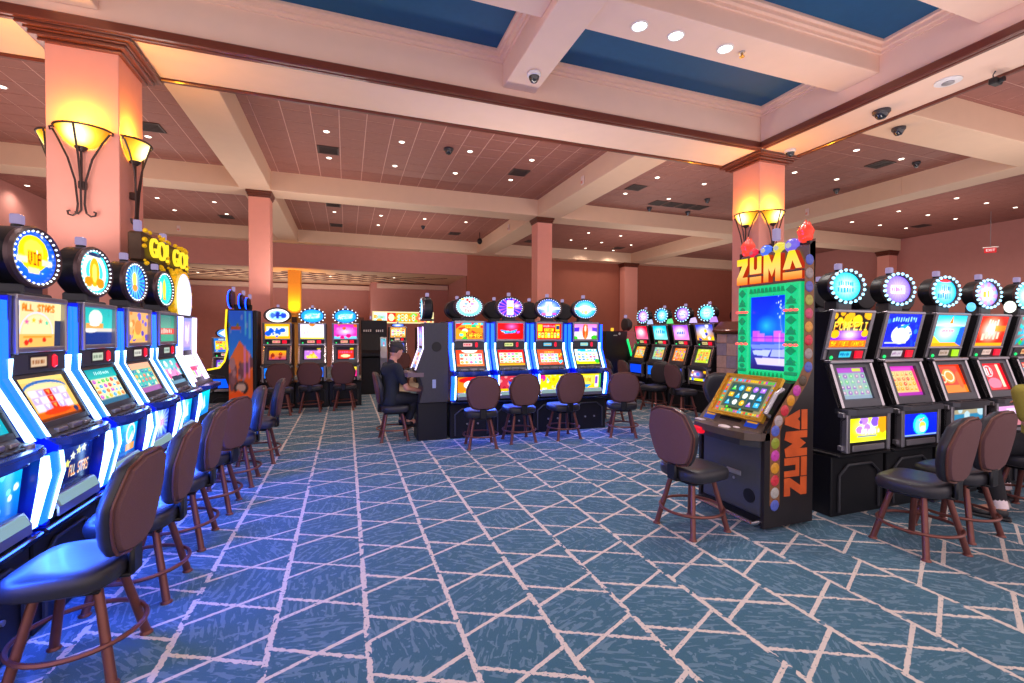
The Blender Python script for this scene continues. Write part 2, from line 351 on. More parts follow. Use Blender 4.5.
# ------------------------------------------------------------------ carpet
def carpet_mat():
    m = bpy.data.materials.new('patterned_carpet'); m.use_nodes = True; nt = m.node_tree; N = nt.nodes; L = nt.links
    b = N['Principled BSDF']; b.inputs['Roughness'].default_value = .9; b.inputs['Specular IOR Level'].default_value = .15
    b.inputs['Sheen Weight'].default_value = .15
    geo = N.new('ShaderNodeNewGeometry')
    def M(op, a, c=None, d=None):
        n = N.new('ShaderNodeMath'); n.operation = op
        for i, v in enumerate((a, c, d)):
            if v is None: continue
            if isinstance(v, (int, float)): n.inputs[i].default_value = v
            else: L.new(v, n.inputs[i])
        return n.outputs[0]
    def noise(scale, vec, det=2):
        n = N.new('ShaderNodeTexNoise'); n.inputs['Scale'].default_value = scale; n.inputs['Detail'].default_value = det; L.new(vec, n.inputs['Vector']); return n.outputs['Fac']
    P = geo.outputs['Position']
    sp = N.new('ShaderNodeSeparateXYZ'); L.new(P, sp.inputs[0])
    # woven wobble of the lines
    wob = N.new('ShaderNodeTexNoise'); wob.inputs['Scale'].default_value = 45; L.new(P, wob.inputs['Vector'])
    wx = M('MULTIPLY', M('SUBTRACT', wob.outputs['Fac'], .5), .022)
    px, py = .447, .447
    xs = M('DIVIDE', M('ADD', M('ADD', sp.outputs[0], wx), .8+40*px), px)
    k = M('FLOOR', xs); u = M('MULTIPLY', M('SUBTRACT', M('FRACT', xs), .5), px)          # -.22..+.22 across the column
    par = M('MODULO', k, 2)
    off = M('MULTIPLY', par, -.115)
    ys = M('DIVIDE', M('ADD', M('SUBTRACT', M('ADD', sp.outputs[1], wx), off), -2.45+40*py), py)
    v = M('MULTIPLY', M('SUBTRACT', M('FRACT', M('ADD', ys, .5)), .5), py)
    dx = M('ABSOLUTE', M('SUBTRACT', M('ABSOLUTE', v), M('MULTIPLY', M('ABSOLUTE', u), .5)))
    dv = M('SUBTRACT', px/2, M('ABSOLUTE', u))
    big = noise(2.6, P)
    wdt = M('ADD', .0120, M('MULTIPLY', M('SUBTRACT', big, .5), .012))
    # uprights run between the arms of the crosses and thin out elsewhere
    lx = M('LESS_THAN', dx, wdt)
    vb = M('GREATER_THAN', noise(13, P), .41)
    lv = M('MULTIPLY', M('LESS_THAN', dv, M('ADD', wdt, .002)), vb)
    fray = M('GREATER_THAN', noise(70, P, 3), .36)
    line = M('MULTIPLY', M('MAXIMUM', lx, lv), fray)
    # ground: brushed slate streaks, direction changing from cell to cell
    cell = M('FLOOR', M('ADD', ys, M('MULTIPLY', k, 7.3)))
    ang = M('MULTIPLY', M('FRACT', M('MULTIPLY', M('SINE', M('ADD', M('MULTIPLY', k, 12.99), M('MULTIPLY', cell, 4.13))), 437.5)), 3.1)
    rot = N.new('ShaderNodeVectorRotate'); rot.rotation_type = 'Z_AXIS'; L.new(P, rot.inputs['Vector']); L.new(ang, rot.inputs['Angle'])
    mp = N.new('ShaderNodeMapping'); mp.inputs['Scale'].default_value = (7, 38, 1); L.new(rot.outputs[0], mp.inputs[0])
    st = noise(1.0, mp.outputs[0], 3)
    blot = noise(22, P, 3)
    m1 = M('MULTIPLY', M('GREATER_THAN', st, .56), .55); m2 = M('MULTIPLY', M('GREATER_THAN', blot, .60), .6)
    mot = M('MAXIMUM', m1, m2)
    pile = noise(420, P, 2)
    def mixc(f, a, c2):
        n = N.new('ShaderNodeMix'); n.data_type = 'RGBA'; L.new(f, n.inputs[0])
        for i, c in ((6, a), (7, c2)):
            if isinstance(c, str): n.inputs[i].default_value = (*lin(c), 1)
            else: L.new(c, n.inputs[i])
        return n.outputs[2]
    g = mixc(M('MULTIPLY', pile, .5), '3d6c82', '284e64')
    g = mixc(mot, g, '7492a6')
    g = mixc(line, g, 'd9cbc2')
    L.new(g, b.inputs['Base Color'])
    bp = N.new('ShaderNodeBump'); bp.inputs['Strength'].default_value = .5; bp.inputs['Distance'].default_value = .004
    L.new(pile, bp.inputs['Height']); L.new(bp.outputs[0], b.inputs['Normal'])
    return m
struct('floor', MB().box(-9, 19.5, -3, 25, -.1, 0), carpet_mat())
struct('floor_walkway', MB().box(-.1, 3.6, 12.3, 17.4, 0, .006), mat('cream_floor_tile', 'cfc3ae', .4))

# ------------------------------------------------------------------ room shell
ZS, ZC = 4.57, 4.98
XL, XR, YB = -7.4, 18.9, 17.55
def wallbox(name, *b, m=WALL): return struct(name, MB().box(*b), m)
wallbox('wall_left', XL-.2, XL, 4, 23, 0, 5.4)
wallbox('wall_right', XR, XR+.2, -1, YB+.2, 0, 5.4)
wallbox('wall_back', 4.4, XR, YB, YB+.2, 0, 5.4, m=WALLB)
wallbox('wall_back_fascia', XL, 4.4, YB, YB+.2, 3.76, 5.4)
wallbox('wall_lobby_right', 4.4, 4.6, YB+.2, 21.2, 0, 3.76)
wallbox('wall_lobby_back', 1.2, 4.6, 21.2, 21.4, 0, 3.76)
wallbox('wall_lobby_return', 1.0, 1.2, 21.2, 22.9, 0, 3.76)
wallbox('wall_lobby_far', XL, 1.2, 22.7, 22.9, 0, 3.76)
lob = struct('ceiling_lobby', MB().box(XL, 4.4, YB+.2, 22.7, 3.76, 3.9), mat('lobby_ceiling_plaster', 'e8c09c', .7))
for i in range(15):
    for s in (-1, 1):
        x = XL-.6+i*.92
        L0, yy = 4.4, 20.0
        q = MB().box(-2.1, 2.1, -.045, .045, 3.745, 3.76).xf(Matrix.Translation((x+1.0, yy, 0)) @ Matrix.Rotation(s*math.radians(38), 4, 'Z'))
        if x+1-1.75 > XL+.05 and x+1+1.75 < 4.3: struct('slat', q, WOOD, lob)
struct('trim_lobby', MB().box(XL, 1.15, 22.45, 22.69, 3.5, 3.69).box(1.25, 4.35, 20.95, 21.19, 3.5, 3.69), CREAM)

# ceilings, tile by tile
TS = .4233; TX0, TY0 = -.105, 8.65-.4233/2
def rects():
    yield (-1.52, 4.68, 6.80, 11.16); yield (5.34, 11.5, 6.80, 11.16); yield (7.33, 11.5, 4.93, 6.80)
    yield (XL, -2.12, 6.80, 11.16)
    yield (12.12, XR, 4.93, 11.16); yield (-1.52, 4.68, 11.78, 17.1); yield (5.34, 11.5, 11.78, 17.1)
    yield (XL, -2.12, 11.78, 17.1); yield (12.12, XR, 11.78, 17.1)
    yield (7.33, 11.5, -1, 4.27); yield (12.12, XR, -1, 4.27)
ceil = struct('ceiling', MB().box(XL, XR, 6.78, YB, ZC+.005, ZC+.12).box(7.31, XR, -1, 6.78, ZC+.005, ZC+.12), GRID)
tmb = MB().rbox(-TS/2+.007, TS/2-.007, -TS/2+.007, TS/2-.007, 0, .022, .004)
tme = tmb.mesh('tile', TILE, 0)
tiles = []
for (x0, x1, y0, y1) in rects():
    i0, i1 = math.floor((x0-TX0)/TS), math.ceil((x1-TX0)/TS); j0, j1 = math.floor((y0-TY0)/TS), math.ceil((y1-TY0)/TS)
    for i in range(i0, i1):
        for j in range(j0, j1):
            a, b_, c, d = max(x0, TX0+i*TS), min(x1, TX0+(i+1)*TS), max(y0, TY0+j*TS), min(y1, TY0+(j+1)*TS)
            if b_-a < .05 or d-c < .05: continue
            if a > 7.0 and d < 4.0: big = 0
            else: big = 1
            tiles.append((big, a, b_, c, d))
vis = sorted([t for t in tiles if t[0] and t[3] < 11.2 and t[1] > -4.5 and t[1] < 13], key=lambda t: t[1]*.3355+t[3]*.942)
single = set(vis[:296]); rest = MB()
for t in tiles:
    _, a, b_, c, d = t
    if t in single:
        o = obj('tile', tme, None, ceil); o.location = ((a+b_)/2, (c+d)/2, ZC); o.scale = ((b_-a)/TS, (d-c)/TS, 1)
    else: rest.box(a+.007, b_-.007, c+.007, d-.007, ZC, ZC+.0215)
o = obj('tile_field', rest, TILE, ceil, 0); o['kind'] = 'stuff'

# beams under the tiled ceiling
def beam(n, *b, m=CREAM): return struct('trim_%d' % n, MB().rbox(*b, .008), m)
SOFF = mat('peach_plaster', 'e9c6aa', .65, var=.04, scale=5, bump=.15)
beam(1, XL, XR, 11.16, 11.78, ZS, ZC+.015, m=SOFF)
beam(2, XL, XR, 17.1, YB, ZS, ZC+.015, m=SOFF)
for i, (a, b_) in enumerate(((-2.12, -1.52), (4.68, 5.34), (11.5, 12.12))):
    beam(3+i, a, b_, 6.80, 11.16, ZS+.002, ZC+.015, m=SOFF); beam(6+i, a, b_, 11.78, 17.1, ZS+.002, ZC+.015, m=SOFF)
beam(9, 7.33, 11.5, 4.27, 4.93, ZS+.002, ZC+.015, m=SOFF); beam(10, 12.12, XR, 4.27, 4.93, ZS+.002, ZC+.015, m=SOFF)
beam(11, 11.5, 12.12, -1, 6.80, ZS+.001, ZC+.015, m=SOFF)
# coffer soffits and the great coffer over the aisle
CX, CY = 6.44, 5.90
beam(12, XL, 7.25, CY, 6.72, ZS, 5.4); beam(13, CX, 7.25, -1, CY, ZS, 5.4)
def moulding(n, mb): return struct('trim_%d' % n, mb, WOOD, None, 30)
moulding(14, MB().rbox(XL, CX-.0, CY-.055, CY-.001, ZS-.012, ZS+.095, .012).rbox(XL, CX-.02, CY-.001, CY+.05, ZS-.02, ZS-.001, .006))
moulding(15, MB().rbox(CX-.055, CX-.001, -1, CY-.06, ZS-.012, ZS+.095, .012).rbox(CX-.001, CX+.05, -1, CY-.06, ZS-.02, ZS-.001, .006))
moulding(16, MB().rbox(XL, 7.26, 6.725, 6.79, ZS-.03, ZS+.05, .012)); moulding(17, MB().rbox(7.255, 7.32, -1, 6.79, ZS-.03, ZS+.05, .012))
struct('ceiling_coffer', MB().box(XL, CX, -1, CY, 5.20, 5.3), NAVY)
BXS = [(-2.85, -2.36), (1.96, 2.42)]; BYS = [(-.2, .3), (2.55, 3.08), (4.08, 4.60)]
for i, (a, b_) in enumerate(BXS): beam(18+i, a, b_, -1, CY-.002, 4.77, 5.198)
n = 20
xsp = [(XL, BXS[0][0]), (BXS[0][1], BXS[1][0]), (BXS[1][1], CX)]
for (c, d) in BYS:
    for (a, b_) in xsp: beam(n, a+.001, b_-.001, c, d, 4.86, 5.198); n += 1
# stepped crown inside each coffer cell
ysp = [(BYS[0][1], BYS[1][0]), (BYS[1][1], BYS[2][0]), (BYS[2][1], CY)]
for (a, b_) in xsp:
    for (c, d) in ysp:
        mb = MB()
        for st, (pz0, pz1, pr) in enumerate(((5.08, 5.12, .03), (5.12, 5.165, .075), (5.165, 5.199, .12))):
            mb.box(a+.002, b_-.002, d-pr, d-.002, pz0, pz1).box(a+.002, b_-.002, c+.002, c+pr, pz0, pz1)
            mb.box(a+.002, a+pr, c+pr, d-pr, pz0, pz1).box(b_-pr, b_-.002, c+pr, d-pr, pz0, pz1)
        struct('trim_%d' % n, mb, CREAM); n += 1

# columns: plaster shaft > moulded wooden capital; the near ones stand on stone pedestals
def column(name, x0, x1, y0, y1, cap, capz, shaft=COLUMN, ped=None):
    root = bpy.data.objects.new(name, None); C.objects.link(root); root['kind'] = 'structure'
    cx, cy = (x0+x1)/2, (y0+y1)/2; root.location = (cx, cy, 0); hx, hy = (x1-x0)/2, (y1-y0)/2
    z0 = ped[2] if ped else 0
    obj('shaft', MB().rbox(-hx, hx, -hy, hy, z0, ZS-.001, .006), shaft, root, 0)
    c = MB(); h = ZS-.002-capz
    for f0, f1, p in ((0, .22, .25), (.22, .5, .55), (.5, .62, .7), (.62, .86, .95), (.86, 1, 1.0)):
        pr = cap*p; c.rbox(-hx-pr, hx+pr, -hy-pr, hy+pr, capz+h*f0, capz+h*f1, min(.012, h*.06))
    obj('capital', c, WOOD, root, 30)
    if ped:
        px, py, pz = ped
        obj('pedestal', MB().box(-px+.02, px-.02, -py+.02, py-.02, 0, pz-.225), mat('pedestal_mortar', '8a7670', .8), root, 0)
        hw = MB(); lo, hi = pz-.17, pz
        hw.rbox(-px-.06, px+.06, -py-.06, py+.06, lo-.03, lo+.02, .012).rbox(-px-.03, px+.03, -py-.03, py+.03, lo-.055, lo-.03, .008)
        q = [(-px-.05, -py-.05), (px+.05, -py-.05), (px+.05, py+.05), (-px-.05, py+.05)]; k = .82
        hw.add([(x, y, lo+.02) for x, y in q]+[(x*k, y*k, hi) for x, y in q], [(3, 2, 1, 0), (4, 5, 6, 7), (0, 1, 5, 4), (1, 2, 6, 5), (2, 3, 7, 6), (3, 0, 4, 7)])
        obj('pedestal_cap', hw, WOOD, root, 30)
        st = [mat('slate_tile_%d' % i, c_, .45, var=.35, scale=11, bump=.3) for i, c_ in enumerate(('b09aa2', 'b88c88', '9a8e9e', 'c09e94', 'a08c8a'))]
        s = .225
        for side in range(2):
            half = px if side == 0 else py; nn = max(1, round(2*half/s)); step = 2*half/nn
            for i in range(nn):
                for j in range(int((pz-.23)/s)+1):
                    a, b_ = -half+i*step+.004, -half+(i+1)*step-.004; z0_, z1_ = j*s+.004, min((j+1)*s-.004, pz-.226)
                    if z1_-z0_ < .03: continue
                    k = rnd.choice(st); d = .003*rnd.random()
                    q = MB().rbox(a, b_, -py-d, -py+.018, z0_, z1_, .004) if side == 0 else MB().rbox(-px-d, -px+.018, a, b_, z0_, z1_, .004)
                    obj('stone_tile', q, k, root, 0)
    return root
colL = column('column', -2.87, -2.26, 6.05, 6.66, .17, 4.43)
colR = column('column.001', 6.60, 7.18, 6.05, 6.63, .17, 4.44, ped=(.46, .46, 1.74))
column('column.002', -1.97, -1.56, 11.26, 11.67, .05, 4.43, ped=None)
column('column.003', 4.71, 5.13, 11.26, 11.67, .05, 4.43)
column('column.004', 11.2, 11.85, 17.12, 17.5, .06, 4.40)
column('column.005', 18.45, 18.88, 11.26, 11.67, .06, 4.40)
column('column.006', -2.35, -1.75, 18.6, 19.2, .01, 4.5, ped=None) if False else None
lc = struct('column.006', MB().rbox(-1.97, -1.55, 18.3, 18.72, 0, 3.759, .01), mat('lobby_column_plaster', 'f0b050', .6))
# ------------------------------------------------------------------ slot machines
# built facing -y; y = 0 is the front of the stand, origin on the floor
def oval_pts(rx, rz, n=28): return [(rx*math.cos(2*PI*k/n), rz*math.sin(2*PI*k/n)) for k in range(n)]
def topper(t, art, y, z, rx, rz, s, ring, bulbs, detail, face=True, depth=.13, neck=True):
    s *= 1.25
    obj_ = lambda key, name, fn, m, sm=35, par=t: shared((key, round(y, 3), round(z, 3), rx, rz), name, fn, m, par, sm)
    dr = obj_('tp_drum', 'topper_drum', lambda: MB().lathe([(rz*.80, -depth), (rz*.98, -depth*.8), (rz, -depth*.1), (rz*.97, 0)], (0, y, z), 32, 'y', rx/rz, 1), BLACK)
    if face:
        def ringf():
            m = MB(); vs = []; n = 40; prof = [(1.0, -.01), (1.03, .012), (.97, .026), (.88, .02), (.84, .004)]
            for q, h in prof: vs += [(rx*q*math.cos(2*PI*k/n), y-h, z+rz*q*math.sin(2*PI*k/n)) for k in range(n)]
            return m.add(vs, [(i*n+k, i*n+(k+1) % n, (i+1)*n+(k+1) % n, (i+1)*n+k) for i in range(len(prof)-1) for k in range(n)])
        rg = obj_('tp_ring'+ring.name, 'topper_ring', ringf, ring)
        oval('topper_face', (0, y-.008, z), rx*.86, rz*.86, art, t, s, 30 if detail else 7, 72 if detail else 28)
        if bulbs:
            nb = (20 if bulbs[1] else 30) if detail else 16; q = .99 if bulbs[1] else .87; br = .0065 if not bulbs[1] else .014
            def bf():
                m = MB()
                for k in range(nb):
                    a = 2*PI*(k+.5)/nb; m.ball((rx*q*math.cos(a), y-(.026 if bulbs[1] else .020), z+rz*q*math.sin(a)), br, 6, 4)
                return m
            b = obj_('tp_bulbs'+bulbs[0].name+str(nb), 'bulb_ring', bf, bulbs[0], par=rg); b['kind'] = 'stuff'
    if neck: obj_('tp_neck', 'topper_neck', lambda: MB().rbox(-.09, .09, y-.0, y+depth, 1.688, z-rz*.85, .012).rbox(-.13, .13, y-.02, y+depth+.02, 1.688, 1.712, .008), GREY)
    cb = obj_('tp_cbase', 'candle_base', lambda: MB().lathe([(.026, z+rz*.97), (.026, z+rz+.012)], (0, y+depth*.5, 0), 10), BLACK)
    obj_('tp_candle', 'candle_light', lambda: MB().rbox(-.024, .024, y+depth*.5-.024, y+depth*.5+.024, z+rz+.012, z+rz+.066, .006), E_CANDLE)

PA = [(.62, .53), (.62, 1.69), (.155, 1.69), (.165, 1.28), (.045, 1.0), (-.02, .965), (-.02, .90), (.03, .86), (.045, .62), (.02, .53)]
def slot_a(x, y, rz, label, group, art, near=False, stand_h=None, bars=True, back=False):
    t = thing('slot_machine', label, 'slot machine', (x, y, 0), rz, group); K = 'A' if near == 2 else 'F'; bw = .284 if near == 2 else .266; S = lambda key, name, fn, m, sm=35, par=t: shared(K+key, name, fn, m, par, sm)
    st = S('stand', 'stand', lambda: MB().rbox(-.31, .31, .03, .60, 0, .489, .008), BLACK, 0)
    S('kick', 'stand_frame', lambda: MB().tube([(-.24, .02, .04), (-.24, .02, .34), (-.14, .02, .42), (.14, .02, .42), (.24, .02, .34), (.24, .02, .04)], .012, 6), GREY, par=st)
    S('lock', 'stand_lock', lambda: MB().lathe([(.014, 0), (.014, .012), (.004, .016)], (-.06, .03, .2), 10, 'y').lathe([(.014, 0), (.014, .012), (.004, .016)], (.1, .03, .2), 10, 'y'), STEEL, par=st)
    S('shelf', 'shelf', lambda: MB().rbox(-.3145, .3145, -.03, .62, .49, .53, .012), GLOSS)
    body = S('cab', 'cabinet', lambda: MB().prism(PA, -.232, .232), BLACK, 0)
    for sx in (-1, 1):
        S('side%d' % sx, 'side_panel', lambda: MB().prism([(.60, .53), (.60, 1.685), (.135, 1.685), (.145, 1.28), (.0, .97), (-.055, .93), (-.035, .75), (.0, .53)], *sorted((sx*.233, sx*.262))), BLUEP, 0)
        if bars:
            out = [(.130, 1.37), (.138, 1.275), (-.012, .975)]; inn = [(.150, 1.37), (.158, 1.285), (.012, .985)]
            b = S('bar%d' % sx, 'light_bar', lambda: MB().prism(out+inn[::-1], *sorted((sx*.236, sx*(bw if sx > 0 else .256)))), E_BLUE, 0)
            out2 = [(-.062, .90), (-.070, .80), (-.052, .73), (-.012, .56)]; inn2 = [(-.035, .90), (-.045, .80), (-.03, .73), (.008, .56)]
            S('bar2%d' % sx, 'light_bar', lambda: MB().prism(out2+inn2[::-1], *sorted((sx*.236, sx*(bw if sx > 0 else .256)))), E_BLUE, 0)
            S('edge%d' % sx, 'light_edge', lambda: MB().prism([(.138, 1.66), (.138, 1.275), (-.006, .975), (.02, .985), (.165, 1.285), (.16, 1.66)], *sorted((sx*(bw+.001 if sx > 0 else .257), sx*.306)))
              .prism([(-.055, .90), (-.062, .80), (-.045, .73), (-.005, .55), (.02, .55), (-.02, .73), (-.035, .80), (-.03, .90)], *sorted((sx*(bw+.001 if sx > 0 else .257), sx*.306))), E_EDGE, 0, b)
    S('bez1', 'screen_bezel', lambda: MB().rbox(-.226, .226, .128, .165, 1.395, 1.425, .006).rbox(-.226, .226, .118, .165, 1.665, 1.695, .006).rbox(-.226, -.205, .12, .165, 1.39, 1.69, .006).rbox(.205, .226, .12, .165, 1.39, 1.69, .006), STEEL)
    r = (60, 44) if near else (30, 22)
    panel('top_screen', -.205, .205, (.150, 1.425), (.143, 1.665), art['top'], t, art.get('s', 1.), r)
    S('mid', 'display_panel', lambda: MB().rbox(-.228, .228, .135, .17, 1.285, 1.392, .006), GREY)
    panel('small_display', -.10, .045, (.133, 1.315), (.133, 1.372), art['disp'], t, .8, (16, 8))
    S('frame', 'display_frame', lambda: MB().rbox(-.112, .057, .1335, .14, 1.303, 1.384, .002), BLACK)
    S('rb', 'service_button', lambda: MB().rbox(.085, .125, .118, .14, 1.305, 1.38, .012), E_RED)
    S('bez2', 'screen_bezel', lambda: MB().prism([(.165, 1.283), (.145, 1.283), (.132, 1.262), (.152, 1.262)], -.226, .226).prism([(.045, 1.01), (.022, 1.01), (.032, 1.035), (.055, 1.035)], -.226, .226)
      .prism([(.165, 1.283), (.145, 1.283), (.02, 1.01), (.045, 1.01)], -.226, -.205).prism([(.165, 1.283), (.145, 1.283), (.02, 1.01), (.045, 1.01)], .205, .226), GREY, 0)
    panel('reel_screen', -.205, .205, (.046, 1.033), (.150, 1.266), art['reel'], t, art.get('s', 1.), r)
    S('plate', 'button_panel', lambda: MB().prism([(.05, 1.012), (.03, 1.012), (-.005, .968), (.05, .968)], -.21, .21), DGREY, 0)
    S('slots', 'bill_acceptor', lambda: MB().rbox(-.15, -.06, -.004, .03, .974, .998, .004).rbox(-.02, .08, -.006, .03, .974, 1.002, .004).rbox(.12, .18, -.004, .03, .974, .994, .004), STEEL)
    dk = S('deck', 'console', lambda: MB().slab([(-.255, .06), (.255, .06), (.255, -.04), (.21, -.085), (.1, -.112), (-.1, -.112), (-.21, -.085), (-.255, -.04)], .925, .952)
      .slab([(-.25, .06), (.25, .06), (.25, -.038), (.205, -.08), (.1, -.105), (-.1, -.105), (-.205, -.08), (-.25, -.038)], .952, .966).slab([(-.235, .04), (.235, .04), (.22, -.03), (.1, -.07), (-.1, -.07), (-.22, -.03)], .895, .925), DECK, 20)
    def btn():
        m = MB()
        for k in range(8): m.rbox(-.20+k*.043, -.168+k*.043, -.055, -.03, .966, .974, .004)
        return m
    S('btn', 'buttons', btn, GREY, par=dk)
    S('btn2', 'spin_button', lambda: MB().lathe([(.024, .966), (.024, .976), (.018, .98)], (.19, -.03, 0), 14), STEEL, par=dk)
    panel('belly_glass', -.205, .205, (.022, .655), (-.002, .878), art['belly'], t, art.get('sb', 1.), (80, 44) if near else (24, 14))
    S('tray', 'coin_tray', lambda: MB().prism([(.045, .655), (.0, .655), (-.03, .60), (-.03, .555), (-.02, .555), (-.02, .595), (.04, .575)], -.21, .21), STEEL, 0)
    S('traylamp', 'tray_light', lambda: MB().prism([(.03, .652), (-.012, .64), (-.03, .603), (-.034, .603), (-.016, .648)], -.19, .19), E_TRAY, 0)
    if near:       # blue lamps of the light bars
        for zz, yy_ in ((.86, -.125), (.57, -.06)):
            ld = bpy.data.lights.new('bar_lamp', 'AREA'); ld.shape = 'RECTANGLE'; ld.size = .56; ld.size_y = .03; ld.energy = 4.0 if near == 2 else 1.6; ld.color = (.02, .10, 1.0)
            o = bpy.data.objects.new('bar_lamp', ld); C.objects.link(o); o.parent = t; o.location = (0, yy_, zz); o.rotation_euler = (-math.radians(40), 0, 0)
        for sx in (-1, 1):
            ld = bpy.data.lights.new('bar_lamp', 'AREA'); ld.shape = 'RECTANGLE'; ld.size = .04; ld.size_y = .34; ld.energy = 8.0 if near == 2 else 2.0; ld.color = (.02, .10, 1.0)
            o = bpy.data.objects.new('bar_lamp', ld); C.objects.link(o); o.parent = t; o.location = (sx*.26, -.10, .74); o.rotation_euler = (-math.radians(72), 0, 0)
    topper(t, art['crown'], .165, 1.905, .222, .163, art.get('s', 1.), RINGM, (E_BULB, 0), near)
    return t

PB = [(.62, .53), (.62, 1.70), (.10, 1.70), (.19, 1.29), (.165, 1.26), (.03, .90), (-.03, .875), (-.035, .82), (-.005, .80), (.0, .53)]
def slot_b(x, y, rz, label, group, art, near=False, plain=False, candle_y=0, bulbs=(E_CYAN, 1), z=1.92, rx=.20, rz_=.135, side=None, lean=True):
    t = thing('slot_machine', label, 'slot machine', (x, y, 0), rz, group); S = lambda key, name, fn, m, sm=35, par=t: shared('B'+key, name, fn, m, par, sm)
    st = S('stand', 'stand', lambda: MB().rbox(-.315, .315, .04, .60, 0, .50, .008), BLACK, 0)
    S('shelf', 'shelf', lambda: MB().rbox(-.318, .318, -.02, .62, .50, .53, .01), BLACK)
    S('cab', 'cabinet', lambda: MB().prism(PB, -.262, .262), side or BLACK, 0)
    topper(t, art['crown'], .17, z, rx, rz_, art.get('s', 1.), RINGM, bulbs, near)
    if plain: return t
    S('kick', 'stand_frame', lambda: MB().tube([(-.24, .03, .04), (-.24, .03, .34), (-.14, .03, .42), (.14, .03, .42), (.24, .03, .34), (.24, .03, .04)], .012, 6), GREY, par=st)
    S('trim', 'chrome_trim', lambda: MB().prism([(.105, 1.70), (.085, 1.70), (.172, 1.29), (.19, 1.29)], -.262, -.222).prism([(.105, 1.70), (.085, 1.70), (.172, 1.29), (.19, 1.29)], .222, .262).rbox(-.262, .262, .08, .13, 1.69, 1.715, .006).rbox(-.25, .25, .142, .17, 1.375, 1.398, .006), STEEL, 0)
    r = (64, 44) if near else (26, 20)
    panel('top_screen', -.222, .222, (.150, 1.398), (.091, 1.69), art['top'], t, art.get('s', 1.), r)
    S('mid', 'display_panel', lambda: MB().prism([(.18, 1.29), (.163, 1.29), (.142, 1.378), (.17, 1.378)], -.222, .222), GREY, 0)
    panel('small_display', -.10, .05, (.156, 1.305), (.140, 1.365), art['disp'], t, .8, (14, 7))
    S('gl', 'status_lamp', lambda: MB().ball((-.18, .158, 1.31), .016, 8, 5), E_GREEN)
    S('rb' + art.get('btn', 'r'), 'service_button', lambda: MB().prism([(.15, 1.30), (.135, 1.30), (.122, 1.365), (.14, 1.365)], .085, .165), E_LIME if art.get('btn') == 'l' else E_RED, 0)
    S('frame2', 'screen_frame', lambda: MB().prism([(.165, 1.285), (.12, 1.285), (.0, .905), (.035, .905)], -.258, -.228).prism([(.165, 1.285), (.12, 1.285), (.0, .905), (.035, .905)], .228, .258), CHROME, 0)
    S('frame3', 'screen_surround', lambda: MB().prism([(.165, 1.262), (.128, 1.262), (.112, 1.222), (.15, 1.222)], -.228, .228).prism([(.06, .965), (.02, .965), (.003, .905), (.035, .905)], -.228, .228)
      .prism([(.15, 1.222), (.112, 1.222), (.03, .965), (.06, .965)], -.228, -.178).prism([(.15, 1.222), (.112, 1.222), (.03, .965), (.06, .965)], .178, .228), DGREY, 0)
    panel('reel_screen', -.178, .178, (.048, .966), (.139, 1.222), art['reel'], t, .8*art.get('s', 1.), r)
    S('lip', 'header_strip', lambda: MB().rbox(-.26, .26, .095, .165, 1.262, 1.29, .006), STEEL)
    dk = S('deck', 'console', lambda: MB().slab([(-.262, .06), (.262, .06), (.262, -.05), (.22, -.085), (-.22, -.085), (-.262, -.05)], .855, .895).slab([(-.25, .06), (.25, .06), (.24, -.04), (-.24, -.04)], .82, .855), DGREY, 20)
    S('btnp', 'button_panel', lambda: MB().rbox(-.17, .05, -.07, -.01, .895, .905, .004).rbox(.08, .15, -.07, -.01, .895, .907, .004).rbox(.17, .23, -.07, -.01, .895, .903, .004), GREY, par=dk)
    S('pil', 'belly_post', lambda: MB().rbox(-.262, -.222, -.045, .02, .54, .86, .006).rbox(.222, .262, -.045, .02, .54, .86, .006), STEEL)
    S('hinge', 'hinge', lambda: MB().rbox(-.285, -.255, -.03, .02, .83, .87, .004).rbox(.255, .285, -.03, .02, .83, .87, .004).rbox(-.285, -.255, -.02, .02, .56, .60, .004).rbox(.255, .285, -.02, .02, .56, .60, .004), STEEL)
    panel('belly_glass', -.215, .215, (-.036, .625), (-.036, .82), art['belly'], t, art.get('sb', 1.), (44, 22) if near else (22, 12))
    S('bb', 'belly_panel', lambda: MB().rbox(-.222, .222, -.034, .01, .54, .85, .004), BLACK)
    S('mp', 'maker_plate', lambda: MB().rbox(-.19, .19, -.044, -.03, .55, .60, .004), STEEL)
    return t

# --- pictures
W_, H_ = 90, 66
def disp(c1='e8e0d0', c2='d05040', seed=1): return Art(32, 14, '201c20').rect(.03, .08, .97, .92, c1).scrib(.1, .25, .9, .75, c2, 5, seed)
def misc(seed, bg, bg2, cols):
    a = Art(W_, H_).grad(0, 0, 1, 1, bg, bg2); a.rays(.5, .5, 12, cols[0], .45); a.halo(.5, .45, .5, .5, 'ffffff', .9)
    return a.specks(14, cols, .05, seed).scrib(.15, .32, .85, .62, cols[1], 8, seed)
def reel(seed, bg, head, cols, nx=5, ny=3, foot=None):
    return Art(W_, H_, head).rect(.0, .0, 1, .18, head).scrib(.2, .04, .8, .14, 'fff4c8', 7, seed).reels(.06, .2, .94, .84, nx, ny, bg, cols, seed).rect(0, .88, 1, 1, foot or head).specks(6, ['fff0a0', 'ffffff', '70e0ff'], .02, seed, (.05, .9, .95, .98))
SYM = ['e03030', '30a0e0', 'f0b020', '40b050', 'b050c0', 'f07030']
def crown(c0, c1, rays, n=14, seed=0, core='ffffff', ck=1.):
    a = Art(64, 50, c0); a.halo(.5, .5, .75, .75, c1, .9); a.rays(.5, .5, n, rays, .55, .12)
    a.halo(.5, .5, .5, .5, core, ck); return a
def bars_txt(a, col, y0=.36, y1=.66, seed=0): return a.scrib(.22, y0, .78, (y0+y1)/2-.02, col, 7, seed).scrib(.2, (y0+y1)/2+.02, .8, y1, col, 6, seed+1)
random.seed(3)

